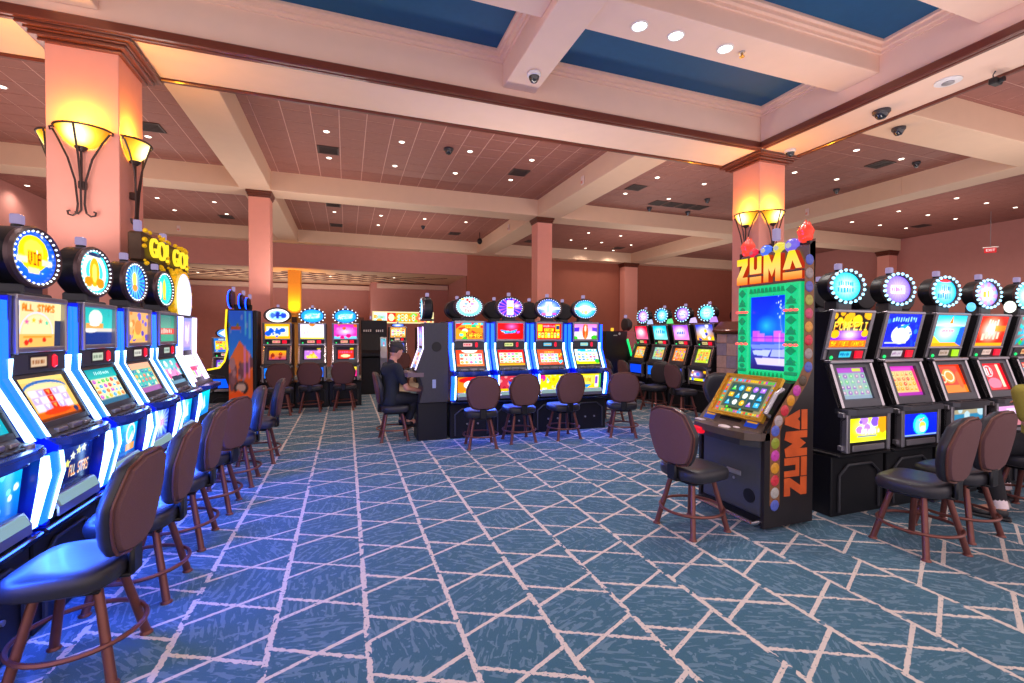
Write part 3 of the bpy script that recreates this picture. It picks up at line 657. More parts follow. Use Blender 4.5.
# left row -----------------------------------------------------------------
GL = 'blue lit slot machines in the row of oval toppers'
def A1():
    top = Art(120, 88, 'f2d6ae'); top.rect(0, 0, .12, 1, 'e8e6ea').rect(.0, .1, .1, .3, '3060b0').rect(.0, .45, .1, .7, 'b080c0').rect(.86, 0, 1, .45, 'f6e0b0').rect(.86, .4, 1, 1, '20304c')
    top.text('ALL STARS', .16, .05, .84, .2, 'e88a2c', 'c05a20').ell(.47, .72, .36, .5, 'cfd6e8', 1, .93).ell(.47, .72, .3, .42, 'f6dcb8')
    for i, c in enumerate(('e070a0', 'f0c040', 'f08060', '50c0a0')): top.star(.26+.14*i, .40+.035*abs(i-1.2), .07, c, .75)
    top.rect(.12, .72, .86, 1, 'eeb878').rect(.2, .76, .8, .8, 'd09040').specks(6, ['208080', 'd04030'], .03, 4, (.25, .82, .75, .95))
    rl = Art(120, 88, 'eec27e'); rl.rect(0, 0, 1, .12, 'f0d090').ell(.5, .3, .46, .2, '2068a8').ell(.5, .34, .46, .18, 'f3d8b0').rect(.1, .3, .9, .78, 'd8c8d8')
    for i in range(5):
        for j in range(3): rl.rect(.12+i*.157, .31+j*.155, .265+i*.157, .455+j*.155, 'b83226' if i == 2 else ('c4b4d8' if (i+j) % 2 else 'ece4f2')).poly([(.15+i*.157, .33+j*.155), (.235+i*.157, .33+j*.155), (.193+i*.157, .44+j*.155)], 'f8f4ff' if i != 2 else 'f0a060')
    rl.rect(.0, .8, 1, .93, 'e0702c').ell(.5, .82, .3, .07, 'd84a20').ell(.9, .86, .05, .07, '303c60').rect(0, .93, 1, 1, '603820')
    be = Art(120, 64, '0a1c50'); be.grad(0, 0, 1, 1, '0d2c74', '081238').specks(18, ['2a70d0', '1c50a0'], .01, 2)
    for i, (x, y) in enumerate(((.38, .42), (.5, .27), (.64, .18), (.77, .16))): be.star(x, y, .13, 'f4f0e0' if i % 2 else 'ffe890', .62)
    be.text('ALL STARS', .44, .48, .92, .76, 'ff9a4c', 'fff0e0')
    cr = Art(90, 72, '0c50d8'); cr.halo(.5, .5, .6, .6, '30a0ff', .8).ell(.47, .42, .34, .34, 'ffd42c').ell(.47, .38, .22, .22, 'ffe86c').rect(.1, .5, .9, .62, 'e8dcc0').rect(.33, .38, .66, .66, 'f0b010').text('VIP', .34, .40, .65, .64, '7a3c08').rect(.34, .7, .6, .8, 'f4d8b0').specks(12, ['ffffff'], .02, 3)
    return dict(top=top, disp=disp('d8c0a8', '906040'), reel=rl, belly=be, crown=cr, s=.95, sb=.95)
def A2():
    top = Art(120, 88).grad(0, 0, 1, .6, '2aa2a4', '58c4bc').ell(.45, .28, .22, .24, 'dce8dc').ell(.47, .3, .12, .14, 'f4f4e8').rect(.15, .42, .7, .56, 'dba468').ell(.42, .45, .16, .05, 'f4fcff').rect(0, .56, 1, .66, 'd8d0c8').rect(0, .66, 1, 1, '143c78').ell(.3, .62, .2, .06, 'f0e8e0')
    rl = Art(120, 88).grad(0, 0, 1, .3, '1c8c98', '30b0ac').scrib(.3, .1, .8, .2, 'd8fff8', 9, 4).reels(.1, .3, .96, .86, 6, 4, 'f0e4c4', SYM, 5, 'b8c8b0').rect(0, .86, 1, 1, '3c6c84')
    be = Art(90, 50).grad(0, 0, 1, 1, '28b8e4', '0a5ca4'); be.specks(30, ['60d8f4', '1888c8'], .03, 6); be.ell(.76, .36, .17, .33, 'f4fcff', 1, .72).ell(.76, .36, .1, .2, '60d0f0', .8).rect(.62, .68, .95, .9, 'f0a040').poly([(.7, .6), (.82, .3), (.9, .6)], 'e8f0e0')
    cr = Art(80, 64, '40d4f0'); cr.halo(.5, .5, .7, .7, '80ecff', .8).ell(.5, .5, .4, .44, 'fffbe8', 1, .72).ell(.5, .5, .17, .34, 'e0a838').ell(.5, .52, .08, .22, 'f8e080').ell(.3, .74, .14, .12, 'e08a30').ell(.7, .74, .14, .12, 'e08a30').ell(.5, .08, .3, .05, '203858')
    return dict(top=top, disp=disp('c8d0c0', '607060', 2), reel=rl, belly=be, crown=cr, s=.95, sb=.95)
def A3():
    top = Art(W_, H_, 'dcae7c'); top.specks(26, ['7a70c0', 'e0b050', 'c88a50', 'f0d0a0', '6858a8'], .07, 8).poly([(.3, .9), (.5, .1), (.75, .85)], 'eac070').ell(.55, .5, .15, .25, 'd09058')
    rl = Art(W_, H_, 'd8b890').rect(0, 0, 1, .2, 'e4b8a0').reels(.08, .22, .95, .82, 5, 4, '60b8b0', ['f0e0c0', 'e07060', 'f0b050', '3878a0'], 9, '40a0a0').rect(0, .84, 1, 1, 'a070a0')
    be = Art(W_, 50, '3a50d0'); be.rays(.6, .5, 16, '90b8ff', .7).halo(.62, .5, .4, .55, 'ffffff', 1.).ell(.1, .5, .14, .5, 'f8b818').scrib(.42, .35, .82, .66, 'c050d0', 6, 5)
    cr = Art(80, 64, '1050e0'); cr.rays(.5, .5, 20, '60c8ff', .8, .2).halo(.5, .48, .3, .5, 'ffffff', 1.).ell(.48, .42, .1, .2, 'ffe880').ell(.5, .66, .12, .1, 'ff9a58')
    return dict(top=top, disp=disp('d8d8d0', '808080', 3), reel=rl, belly=be, crown=cr, s=.95, sb=1.)
def A4():
    top = Art(W_, H_).grad(0, 0, 1, .55, '2c786c', '58a890').rect(0, .5, 1, .72, 'd85a50').scrib(.1, .52, .9, .7, 'f8d0c0', 7, 3).rect(0, .72, 1, 1, '50a088')
    rl = Art(W_, H_).grad(0, 0, 1, .4, '48b0b8', 'a0d0d0').rect(0, .4, 1, .7, 'e0a0c8').specks(24, ['f0f0f0', '60b0c0', 'e070a0', 'c0e0d0'], .06, 3, (0, .15, 1, .8)).rect(0, .86, 1, 1, '7090a0')
    be = Art(W_, 50).grad(0, 0, 1, 1, '20c0e0', '1080c0'); be.poly([(.5, .8), (.7, .1), (.85, .75)], 'd8fff8').specks(10, ['a0f0ff'], .03, 4)
    cr = Art(80, 64, '28b0a8'); cr.halo(.5, .5, .7, .7, '60d8d0', .8).poly([(.42, .85), (.5, .1), (.6, .85)], 'f0a030').ell(.5, .5, .1, .3, 'ffd060').ell(.28, .55, .08, .28, 'f8f0d0')
    return dict(top=top, disp=disp('b8c8c0', '506860', 4), reel=rl, belly=be, crown=cr, s=.9, sb=1.)
def A0():
    return dict(top=misc(2, 'f0d090', 'd08040', SYM), disp=disp(), reel=reel(3, 'f0e8d0', '30a0b0', SYM), belly=Art(W_, 50).grad(0, 0, 1, 1, '20b0e8', '1060b0').specks(12, ['80e0ff', 'f0f8ff'], .04, 3), crown=crown('1050d0', '50b0ff', 'ffd040'), s=.95)
LX = -1.43
for yy, f, lb in ((2.60, A0, 'blue edged slot machine whose watery belly glass is cut off behind the first stool'),
                  (3.24, A1, 'blue edged slot machine with a VIP topper and ALL STARS top screen'),
                  (3.87, A2, 'blue edged slot machine with a golden horseshoe topper and teal screens'),
                  (4.50, A3, 'blue edged slot machine with a blue sunburst topper and tan map screen'),
                  (5.13, A4, 'blue edged slot machine with a teal topper next to the gold sign machines')):
    slot_a(LX, yy, PI/2, lb, GL, f(), near=2)

# front bank ---------------------------------------------------------------
GF = 'blue lit slot machines in the middle bank'
def F1():
    top = Art(W_, H_, 'f4942a'); top.rect(0, 0, 1, .12, '60c8e0').poly([(0, .05), (.3, 0), (0, .4)], 'e03020').ell(.32, .36, .22, .09, 'e84028').ell(.34, .48, .11, .13, 'f4ead0').ell(.3, .7, .16, .2, 'f8e040').rect(.14, .66, .28, .8, '70d0e0').poly([(.2, 1), (.35, .8), (.45, 1)], '40b040').rect(.36, .1, .6, .34, 'f8c840').text('AY', .39, .13, .57, .31, 'd01818').rect(.38, .6, .99, .92, '902808').text('CARAMBA', .41, .64, .97, .89, 'ffe850').ell(.66, .2, .1, .08, '38b070').specks(8, ['f8e060', 'e84030'], .05, 3, (.6, 0, 1, .6))
    rl = Art(W_, H_, 'e85020').ell(.5, 0, .3, .2, 'f4f4f8').reels(.12, .22, .95, .86, 5, 3, 'fffbe8', ['f09020', '30b0b0', 'c03090', 'e04030', '208040'], 4, 'f4dcb0').rect(0, .87, 1, 1, 'd87030')
    be = Art(W_, 50, 'f08a20'); be.ell(.5, .2, .46, .2, 'e03028').ell(.42, .5, .2, .26, 'f4f0e8').poly([(.2, 1), (.45, .7), (.7, 1)], 'e8d820').ell(.8, .6, .16, .4, '48b848')
    cr = Art(80, 64, '60c0f0'); cr.halo(.5, .5, .7, .6, 'ffffff', .9).ell(.5, .45, .36, .4, 'fbf6f2').text('PAY', .33, .64, .68, .84, 'e82838').scrib(.26, .46, .74, .58, 'ff6a80', 6, 1).ell(.38, .36, .08, .07, '90a8e0').ell(.62, .36, .08, .07, 'b090e0').specks(8, ['f0d060', 'e04040'], .04, 1, (.2, .1, .8, .3))
    return dict(top=top, disp=disp('e8c0c0', 'c02040'), reel=rl, belly=be, crown=cr, s=1.1)
def F2():
    top = Art(W_, H_, 'ec1420'); top.halo(.55, .2, .35, .35, 'f8a0f0', .9).poly([(.1, .4), (.3, .45), (.5, .5), (.78, .36), (.7, .6), (.3, .66), (.2, .6)], '3898e0').poly([(.15, .5), (.3, .55), (.22, .7)], 'f0f0f0').scrib(.34, .46, .7, .58, '80d8ff', 6, 2).rect(.76, .48, .88, .64, 'd060d0').specks(10, ['b00c18'], .06, 2, (0, .6, 1, 1))
    rl = Art(W_, H_, 'd42028').reels(.05, .2, .95, .84, 6, 4, 'fff6e0', SYM, 6, 'f4d8a0').rect(0, .86, 1, 1, 'c8a030')
    be = Art(W_, 50, 'c04a58').specks(10, ['e0a0a0', 'a03048'], .08, 2); be.poly([(.3, .3), (.5, .5), (.7, .25), (.6, .75), (.4, .75)], '3868d0').rect(0, .85, 1, 1, 'e8b820')
    cr = Art(80, 64, '3838e0'); cr.rays(.5, .5, 14, 'c070f0', .8, .1).rect(.36, .12, .64, .9, 'f0ece0').rect(.38, .45, .62, .56, 'b8d840').rect(.38, .3, .62, .34, 'c8b8c0').rect(.38, .7, .62, .74, 'c8b8c0').halo(.78, .4, .2, .2, 'ffffff', .9)
    return dict(top=top, disp=disp('e0e0a8', '508040', 2), reel=rl, belly=be, crown=cr, s=1.1, sb=.9)
def F3():
    top = Art(W_, H_, 'f03028'); top.rect(.05, .06, .22, .5, 'f8d040').rect(.78, .06, .95, .5, 'f8d040').rect(.8, .12, .93, .36, '304070').scrib(.26, .08, .74, .24, 'ffb0c8', 8, 1).rect(.3, .3, .7, .5, 'ffd848').scrib(.34, .33, .66, .47, 'e05030', 5, 4)
    for i in range(7): top.rect(.06+.13*i, .56+.02*(i % 2), .16+.13*i, .92, ['f8e048', 'ffe888'][i % 2]).ell(.11+.13*i, .7, .03, .06, ['60c0d0', 'f07040', '70c050'][i % 3])
    rl = Art(W_, H_, 'f05a1c').scrib(.3, .14, .7, .22, 'ffd060', 6, 3).reels(.1, .28, .84, .84, 5, 3, 'e0e4f0', ['30a0a0', 'e060a0', '5080d0', 'f0b040', '70b850'], 3, 'e88040').specks(6, ['f8d060', '60c8e0'], .04, 2, (.82, .3, 1, .9))
    be = Art(W_, 50, 'f8d820'); be.ell(.1, .2, .12, .25, 'f040a0').poly([(.25, .1), (.38, .4), (.3, .5)], '40b8e0').specks(30, ['fff0a0', 'f8b020', 'fffbe0'], .05, 5)
    cr = crown('2848f0', '80b0ff', '4060ff', 10); cr.rect(.0, .42, 1, .56, 'e8f4ff', .8).rect(.38, .15, .62, .9, 'f0f4f8').scrib(.4, .2, .6, .8, '90b0c0', 3, 2).ell(.28, .82, .1, .07, 'f07090').ell(.74, .8, .1, .07, 'c060e0')
    return dict(top=top, disp=disp('70c0e0', 'f0b060', 3), reel=rl, belly=be, crown=cr, s=1.1)
def F4():
    top = Art(W_, H_, 'e8b0dc'); top.grad(0, 0, 1, .5, 'f090c8', 'f0c8e8').poly([(0, .25), (.25, .2), (.22, .5), (0, .55)], '6040c0').poly([(1, .25), (.8, .2), (.8, .45), (1, .5)], '7050c8').rect(0, .5, 1, 1, 'f4dcf0').ell(.5, .5, .13, .5, 'f0905c').ell(.44, .45, .04, .45, 'e05028').ell(.57, .45, .04, .45, 'e86838').ell(.5, .3, .05, .2, 'ffe8d0').ell(.05, .95, .12, .15, '50b840').ell(.92, .9, .16, .16, '48a838')
    rl = Art(W_, H_, 'f4fbff').rect(0, 0, 1, .18, '38b8f0').specks(10, ['ffffff'], .05, 3, (0, 0, 1, .18)).reels(.1, .26, .92, .8, 5, 3, 'f6faff', ['3878d8', '5098e8', 'e05080', 'e8c840'], 8, 'd0e0f8').rect(0, .84, 1, 1, 'd8e030').ell(.92, .82, .1, .14, '40b040').ell(.05, .85, .08, .1, 'f8e040')
    be = Art(W_, 50, 'f8c828').rect(.1, .1, .7, .7, 'ffe880').scrib(.2, .2, .6, .6, 'e89030', 7, 2).rect(.74, .1, .9, .95, 'f0e0f0').rect(.76, .2, .86, .7, '8050c0').poly([(.2, .75), (.6, .75), (.4, 1)], '3090d0').rect(.92, 0, 1, 1, '50a850')
    cr = crown('1878f0', '70c8ff', '30a0ff', 4); cr.rect(0, .42, 1, .55, 'f4ffff', .9).ell(.5, .5, .3, .2, 'ffffff').scrib(.36, .56, .62, .78, 'ffd040', 4, 1)
    return dict(top=top, disp=disp('a0d8e0', 'e0c060', 4), reel=rl, belly=be, crown=cr, s=1.1)
for xx, f, lb in ((1.70, F1, 'middle bank slot machine with AY CARAMBA on its orange top screen'),
                  (2.34, F2, 'middle bank slot machine with a red winged top screen'),
                  (2.98, F3, 'middle bank slot machine with a red and yellow pay table screen'),
                  (3.62, F4, 'middle bank slot machine with a pink top screen and green bottomed reels')):
    slot_a(xx, 6.50, 0, lb, GF, f(), near=True)
pl = dict(top=misc(5, '402010', '805020', SYM), disp=disp(), reel=reel(8, 'e0d8c0', '304080', SYM), belly=Art(40, 20, '2040a0'), crown=crown('3040c0', '6090ff', 'ff8040'))
for i, xx in enumerate((1.72, 2.36, 3.0, 3.64)):
    slot_b(xx, 7.78, PI, 'black backed slot machine behind the %s machine of the middle bank' % ('AY CARAMBA', 'red winged screen', 'red and yellow pay table', 'pink screened')[i], 'machines back to back with the middle bank', pl, plain=True, rx=.2, rz_=.16, z=1.9, bulbs=None)

# right bank ---------------------------------------------------------------
GR = 'black and chrome slot machines in the bank by the green framed cabinet'
def R1():
    top = Art(120, 88, '281c14'); top.specks(9, ['f8a818', 'ffc838'], .09, 2, (0, 0, 1, .3)).text('POMPEII', .04, .26, .96, .5, 'ffe070', 'e07818').rect(0, .52, 1, .8, '7a30c8').halo(.5, .64, .4, .26, 'ffffff', 1.).ell(.1, .62, .12, .12, 'f8b020').ell(.92, .6, .1, .1, 'f8b020').rect(0, .8, 1, 1, 'f07810').text('50 FREE GAMES', .06, .84, .94, .97, 'ffe020', 'a04000')
    rl = Art(W_, H_, '90a0b0').rect(0, 0, 1, .16, 'a860b8').rect(.6, .03, .9, .14, 'c0c860').reels(.0, .2, 1, .9, 5, 4, '98b0b0', ['a890b0', '80b890', 'b0a8a0', '9878b0'], 3, 'a8c0b0')
    be = Art(W_, 50, 'f8d820'); be.grad(0, .8, 1, 1, 'c0e020', 'f0f060').halo(.45, .4, .5, .6, 'ffffff', 1.).specks(12, ['b890f0', '8868e0', 'ffffff'], .08, 5, (.15, .05, .75, .5)).ell(.9, .3, .14, .4, 'ff9a10').scrib(.3, .45, .85, .72, 'fff8ff', 6, 1).rect(.2, .74, .75, .8, '2838a0')
    cr = crown('18b0f8', '90ecff', '30c8ff', 22, core='ffffff'); bars_txt(cr, '2a90c8', .3, .72, 2)
    return dict(top=top, disp=disp('60d0f0', '2070a0'), reel=rl, belly=be, crown=cr, s=1.15, sb=1.15)
def R2():
    top = Art(W_, H_, '1238e8'); top.scrib(.14, .08, .9, .24, 'a8d8ff', 10, 2).ell(.5, .62, .3, .3, 'ffffff').ell(.6, .62, .22, .2, 'f4f8ff').poly([(.3, .4), (.7, .28), (.55, .46)], '30a0f0').rect(.05, .86, .7, .89, 'f0f8a0').specks(14, ['4080ff', '2050d0'], .04, 1, (0, .2, 1, 1)); top.ell(.46, .66, .2, .24, 'ffffff')
    rl = Art(W_, H_, 'e8b890').rect(0, 0, 1, .16, 'c850b8').reels(.04, .2, .9, .86, 5, 4, 'f0cc98', ['e05840', 'd0a030', 'a0a868', 'e08050'], 5, 'e0a878').rect(.9, .1, 1, 1, 'f03888', .7).rect(0, .9, 1, 1, 'a848a8')
    be = Art(W_, 50, '0c38e0'); be.ell(.5, .5, .24, .46, '40c8f8').ell(.46, .55, .14, .34, '90e8ff').poly([(.42, .3), (.62, .2), (.5, .36)], 'f08060').ell(.55, .55, .1, .18, 'f0d070').ell(.56, .7, .1, .14, 'f0f0d8').rect(0, .92, 1, .96, 'c8e080')
    cr = crown('6858f0', 'b8a8ff', '8868ff', 20, core='e8e0ff', ck=.7); cr.rect(.24, .36, .78, .66, 'ffffff').scrib(.28, .42, .74, .6, 'a060e0', 7, 3)
    return dict(top=top, disp=disp('d8d0d8', 'a080a0', 2), reel=rl, belly=be, crown=cr, s=1.1, sb=1.1)
def R3():
    top = Art(W_, H_, '38b8e8'); top.grad(0, 0, 1, .35, '30b8f0', 'd0f4ff').halo(.4, .55, .6, .5, 'ffffff', 1.1).poly([(.45, .25), (.52, .02), (.56, .26)], 'f09030').rect(0, .88, 1, 1, 'f8a020').poly([(0, .9), (0, .65), (.3, .9)], 'ffc040').scrib(.2, .46, .7, .54, 'f0a0b0', 9, 3).poly([(.85, .4), (1, .35), (1, 1), (.8, .9)], '2868d8')
    rl = Art(W_, H_, 'f0481c'); rl.ell(.4, .42, .26, .26, 'ff9a48').ell(.42, .42, .2, .2, 'ffe8d0', 1, .75).ell(.14, .5, .12, .16, 'ffd8b8', 1, .7).rect(0, .75, 1, 1, 'e88838').ell(.8, .55, .12, .3, 'f06a28')
    be = Art(W_, 50, '4088a8').rect(0, 0, 1, .2, 'b0a890').specks(6, ['c8e0e8', 'a05048'], .1, 2)
    cr = crown('1490f0', '60d0ff', '40b8ff', 22); bars_txt(cr, '2878d8', .22, .8, 4); cr.ell(.5, .02, .4, .1, 'f02030')
    return dict(top=top, disp=disp('c8b8b0', '907868', 3), reel=rl, belly=be, crown=cr, s=1.15, sb=.8, btn='l')
def R4():
    top = Art(W_, H_, 'f03818'); top.halo(.45, .45, .5, .55, 'ffffff', 1.2).scrib(.3, .1, .7, .4, 'ffe0d0', 4, 1).scrib(.15, .5, .85, .8, 'ffd0c0', 5, 2).rect(.6, .3, 1, .5, 'ff9a30', .7).rect(0, .9, 1, 1, 'f0a018')
    rl = Art(W_, H_, 'e82838'); rl.scrib(.1, .1, .5, .45, 'ffe8e8', 3, 8).ell(.3, .3, .2, .22, 'ffd8d8', 1, .8).ell(.4, .75, .3, .2, 'f08aa0').rect(.72, .05, .86, .9, 'f8e8c8').rect(0, .92, 1, 1, 'b82030')
    be = Art(W_, 50, 'd8a8d0').rect(.3, .1, .9, .5, 'ffd8f8').rect(0, .5, 1, 1, 'b88088')
    cr = crown('5068e8', 'b0c8ff', '8098ff', 16); cr.scrib(.3, .34, .7, .68, 'd8a040', 2, 6).rays(.5, .5, 8, 'f06090', .4, .3)
    return dict(top=top, disp=disp('e0c8c0', 'a08078', 4), reel=rl, belly=be, crown=cr, s=1.15)
def R5(): return dict(top=misc(9, '30c8c0', '208898', SYM), disp=disp('e0b890', 'a06040'), reel=reel(4, 'f0d0c0', 'e05050', SYM), belly=Art(40, 20, '805060'), crown=crown('1880f0', '60c8ff', '90e0ff', 18), s=1.1)
for xx, f, lb in ((4.06, R1, 'black slot machine with POMPEII on its top screen and a pale blue sunburst topper'),
                  (4.73, R2, 'black slot machine with a deep blue screen of a white beast and violet topper'),
                  (5.41, R3, 'black slot machine with a cyan and yellow screen, orange reels and lime button'),
                  (6.09, R4, 'black slot machine with a red top screen beside the seated player in olive'),
                  (6.77, R5, 'black slot machine with a teal top screen past the seated player in olive')):
    slot_b(xx, 2.65, 0, lb, GR, f(), near=True, rx=.205, rz_=.140)
for i, xx in enumerate((4.25, 4.93, 5.61, 6.29)):
    slot_b(xx, 3.95, PI, 'black backed slot machine behind the %s machine' % ('POMPEII', 'white beast', 'lime button', 'red screened')[i], 'machines back to back with the black and chrome bank', pl, plain=True, rx=.2, rz_=.15, z=1.93, bulbs=None)
tag(obj('pear_badge', MB().ball((5.66, 2.73, 1.775), .055, 12, 8, 1, .5, .8), glow('cyan_badge', '60c8ff', 1.5)), 'small round cyan lamp on top of the lime button machine', 'lamp')
tag(obj('round_badge', MB().ball((6.30, 2.73, 1.79), .075, 12, 8, 1, .5, .8), glow('pearl_badge', 'f4fff0', 1.6)), 'small round white lamp on top of the red screened machine', 'lamp')

# far right bank -----------------------------------------------------------
GB = 'black slot machines in the bank by the stone pedestal'
def B_(k):
    ct = (('f02040', 'ff80a0'), ('20b0f0', 'a0f0ff'), ('a060e0', 'f0a0d0'), ('4050d8', 'f0b040'))[k]
    top = Art(60, 44).grad(0, 0, 1, 1, ct[0], ct[1]); top.halo(.45, .45, .5, .5, 'ffffff', 1.1)
    if k == 3: top.specks(10, ['f8c030', '2030a0', 'ffffff'], .08, 3)
    if k == 2: top.scrib(.2, .4, .8, .65, '4060d0', 5, 2)
    if k == 1: top.scrib(.2, .3, .9, .6, '1890e0', 5, 3)
    rl = reel(20+k, ('f0d898', 'c8d090', 'f0c078', 'd8d878')[k], ('f0a040', '90b8b0', 'd88040', 'c0d050')[k], SYM, 5, 4)
    cr = crown(('3050d0', '1878e8', '7050e8', '30b8f8')[k], ('d0b0ff', '60c8ff', 'c0a0ff', 'b0f4ff')[k], ('e060a0', '40a0ff', '9070ff', '60d8ff')[k], 16)
    bars_txt(cr, '5070d0', .36, .66, k)
    be = Art(40, 24, ('2850c0', '3070d0', '4858b0', '282838')[k])
    if k == 3: be.halo(.4, .4, .5, .5, 'ffc0ff', 1.).rect(0, .8, 1, 1, 'e8e020').specks(10, ['f0b030', '6080f0', 'ffffff'], .08, 2)
    return dict(top=top, disp=disp('d8d0a0', '907040', k), reel=rl, belly=be, crown=cr, s=1.1)
for k, yy in enumerate((9.15, 8.47, 7.80, 7.13)):
    slot_b(6.33, yy, -PI/2, 'black slot machine with %s' % ('pink white topper and red screen', 'deep blue topper and cyan screen', 'purple topper and lilac screen', 'white blue topper, next to the pedestal')[k], GB, B_(k), rx=.21, rz_=.15, bulbs=(E_CYAN, 1))
def badge(name, x, y, z, col, lb, r=.08):
    g = glow(name+'_glow', col, 1.2); tag(obj(name, MB().plate([(-r, 0), (r*1.3, 0), (r*.7, r*1.3), (-r*.5, r*1.1)], -.02, .02).xf(Matrix.Translation((x, y, z)) @ Matrix.Rotation(-PI/2, 4, 'Z')), g, None, 0), lb, 'sign')
badge('topper_badge', 6.42, 8.80, 1.735, 'b8c8ff', 'pale blue lit badge on the cyan screened machine')
badge('topper_badge.001', 6.42, 8.12, 1.735, '60f090', 'small green lit badge on the lilac screened machine')
badge('topper_badge.002', 6.42, 7.42, 1.735, 'd8c0ff', 'pale violet lit badge left of the white blue topper')
badge('topper_badge.003', 6.42, 6.88, 1.735, 'c890ff', 'violet lit badge next to the stone pedestal')

# far left bank ------------------------------------------------------------
GC = 'slot machines in the bank before the lobby'
def C_(k):
    top = Art(60, 44, ('f8a830', 'e0d8ff', 'f050b0')[k])
    if k == 0: top.rect(.06, .15, .94, .85, 'fff0c8').specks(12, ['2858e0', '3068f0'], .09, 4, (.1, .3, .9, .85))
    if k == 1: top.halo(.5, .5, .7, .6, 'ffffff', 1.).rect(0, .9, 1, 1, 'd8d838').ell(.5, .05, .12, .1, 'f08020').scrib(.1, .4, .9, .7, 'ffc8e8', 6, 2)
    if k == 2: top.halo(.5, .5, .5, .4, 'ffffff', .9).scrib(.1, .2, .9, .4, 'ff90d0', 6, 1).rect(0, .85, 1, 1, '80c8e0').specks(6, ['ff7030', 'f02080'], .07, 2)
    rl = Art(60, 44, '282430').rect(.1, .25, .95, .9, ('f09828', 'c890e0', 'f04838')[k])
    if k == 0: rl.grad(.1, .25, .95, .9, 'f8b828', 'b05878').specks(7, ['803020', 'e86020'], .07, 5, (.2, .4, .8, .85))
    if k == 1: rl.poly([(.2, .88), (.5, .3), (.85, .88)], 'f8c030').ell(.5, .4, .08, .08, 'f06820').specks(6, ['e8b0f0', 'ffe080'], .07, 2, (.1, .3, .9, .8)).rect(.75, .1, .95, .18, 'c8b850')
    if k == 2: rl.scrib(.15, .32, .9, .5, 'ff70a0', 6, 3).ell(.5, .7, .26, .12, 'fff0c0').rect(.7, .9, 1, .97, '50c8f0').rect(.75, .08, .95, .2, 'e8d030')
    cr = (Art(64, 50, 'f4f8ff').ell(.5, .5, .42, .36, 'a8d8ff').ell(.5, .45, .1, .3, '203890').ell(.75, .5, .13, .2, '2848b0').ell(.28, .5, .12, .2, '5070c8') if k == 0 else
          crown('1068e8', '60c8ff', '2098f8', 12, ck=.2).poly([(.2, .38), (.85, .32), (.78, .66), (.14, .7)], 'c8f8ff').scrib(.28, .4, .78, .5, '2890d8', 6, k).scrib(.3, .53, .7, .63, '2880d0', 4, k))
    be = Art(40, 24, ('2080e8', '4070c8', 'e04890')[k]).specks(5, ['f0d060', 'ff8030'], .12, k)
    return dict(top=top, disp=disp('f0c0a0', 'd04080', k), reel=rl, belly=be, crown=cr, s=1.1)
for k, xx in enumerate((-1.297, -.66, -.023)):
    slot_b(xx, 10.15, 0, ('slot machine with a white oval topper and orange bordered blue screen', 'slot machine with a blue oval topper and white top screen before the lobby', 'slot machine with a blue oval topper and pink top screen before the lobby')[k], GC, C_(k), rx=.245, rz_=.155, z=1.86, bulbs=(E_BULB, 1) if k else None)
# ------------------------------------------------------------------ the tall green framed cabinet (faces -x in the room)
def letters(name, w, h, d, m, parent, x, y, z, skew=True):
    """blocky carved letters Z U M A as four extruded plates, reading left to right"""
    Zp = [(0, 1), (1, 1), (1, .74), (.52, .28), (1, .28), (1, .0), (0, 0), (0, .26), (.5, .74), (0, .74)]
    Up = [(0, 1), (.36, 1), (.36, .56), (.5, .50), (.64, .56), (.64, 1), (1, 1), (1, .36), (0, .36)]
    Ud = [(0, .26), (1, .26), (1, 0), (0, 0)]
    Mp = [(0, 0), (0, 1), (.3, 1), (.5, .66), (.7, 1), (1, 1), (1, 0), (.7, 0), (.7, .5), (.5, .18), (.3, .5), (.3, 0)]
    Ap = [(.3, 1), (.62, 1), (1, .36), (.68, .36), (.5, .66), (.38, .36), (0, .36)]
    Ad = [(0, .26), (1, .26), (1, 0), (0, 0)]
    spec = [('letter_z', [Zp], 0, .185), ('letter_u', [Up, Ud], .22, .41), ('letter_m', [Mp], .445, .70), ('letter_a', [Ap, Ad], .735, 1.0)]
    for nm, ps, a, b in spec:
        mb = MB()
        for P in ps: mb.plate([((a+(b-a)*px)*w, pz*h) for px, pz in P], -d, 0)
        o = obj(nm, mb, m, parent, 0); o.location = (x, y, z)
def carve_mat():
    m = glow('carved_gold_light', 'ffb428', 1.15); nt = m.node_tree; b = nt.nodes['Principled BSDF']; N = nt.nodes; L = nt.links
    tc = N.new('ShaderNodeTexCoord'); sp = N.new('ShaderNodeSeparateXYZ'); L.new(tc.outputs['Object'], sp.inputs[0])
    cr = N.new('ShaderNodeValToRGB'); mr = N.new('ShaderNodeMapRange'); mr.inputs[1].default_value = 0; mr.inputs[2].default_value = .22; L.new(sp.outputs[2], mr.inputs[0]); L.new(mr.outputs[0], cr.inputs[0])
    e = cr.color_ramp.elements; e[0].position = 0; e[0].color = (*lin('ff7a18'), 1); e[1].position = 1; e[1].color = (*lin('ffe020'), 1); k = e.new(.45); k.color = (*lin('ffd470'), 1)
    sn = N.new('ShaderNodeSeparateXYZ'); L.new(tc.outputs['Normal'], sn.inputs[0]); ab = N.new('ShaderNodeMath'); ab.operation = 'ABSOLUTE'; L.new(sn.outputs[1], ab.inputs[0])
    gt = N.new('ShaderNodeMath'); gt.operation = 'GREATER_THAN'; gt.inputs[1].default_value = .5; L.new(ab.outputs[0], gt.inputs[0])
    mx = N.new('ShaderNodeMix'); mx.data_type = 'RGBA'; mx.inputs[6].default_value = (*lin('b02808'), 1); L.new(gt.outputs[0], mx.inputs[0]); L.new(cr.outputs[0], mx.inputs[7])
    L.new(mx.outputs[2], b.inputs['Emission Color']); return m
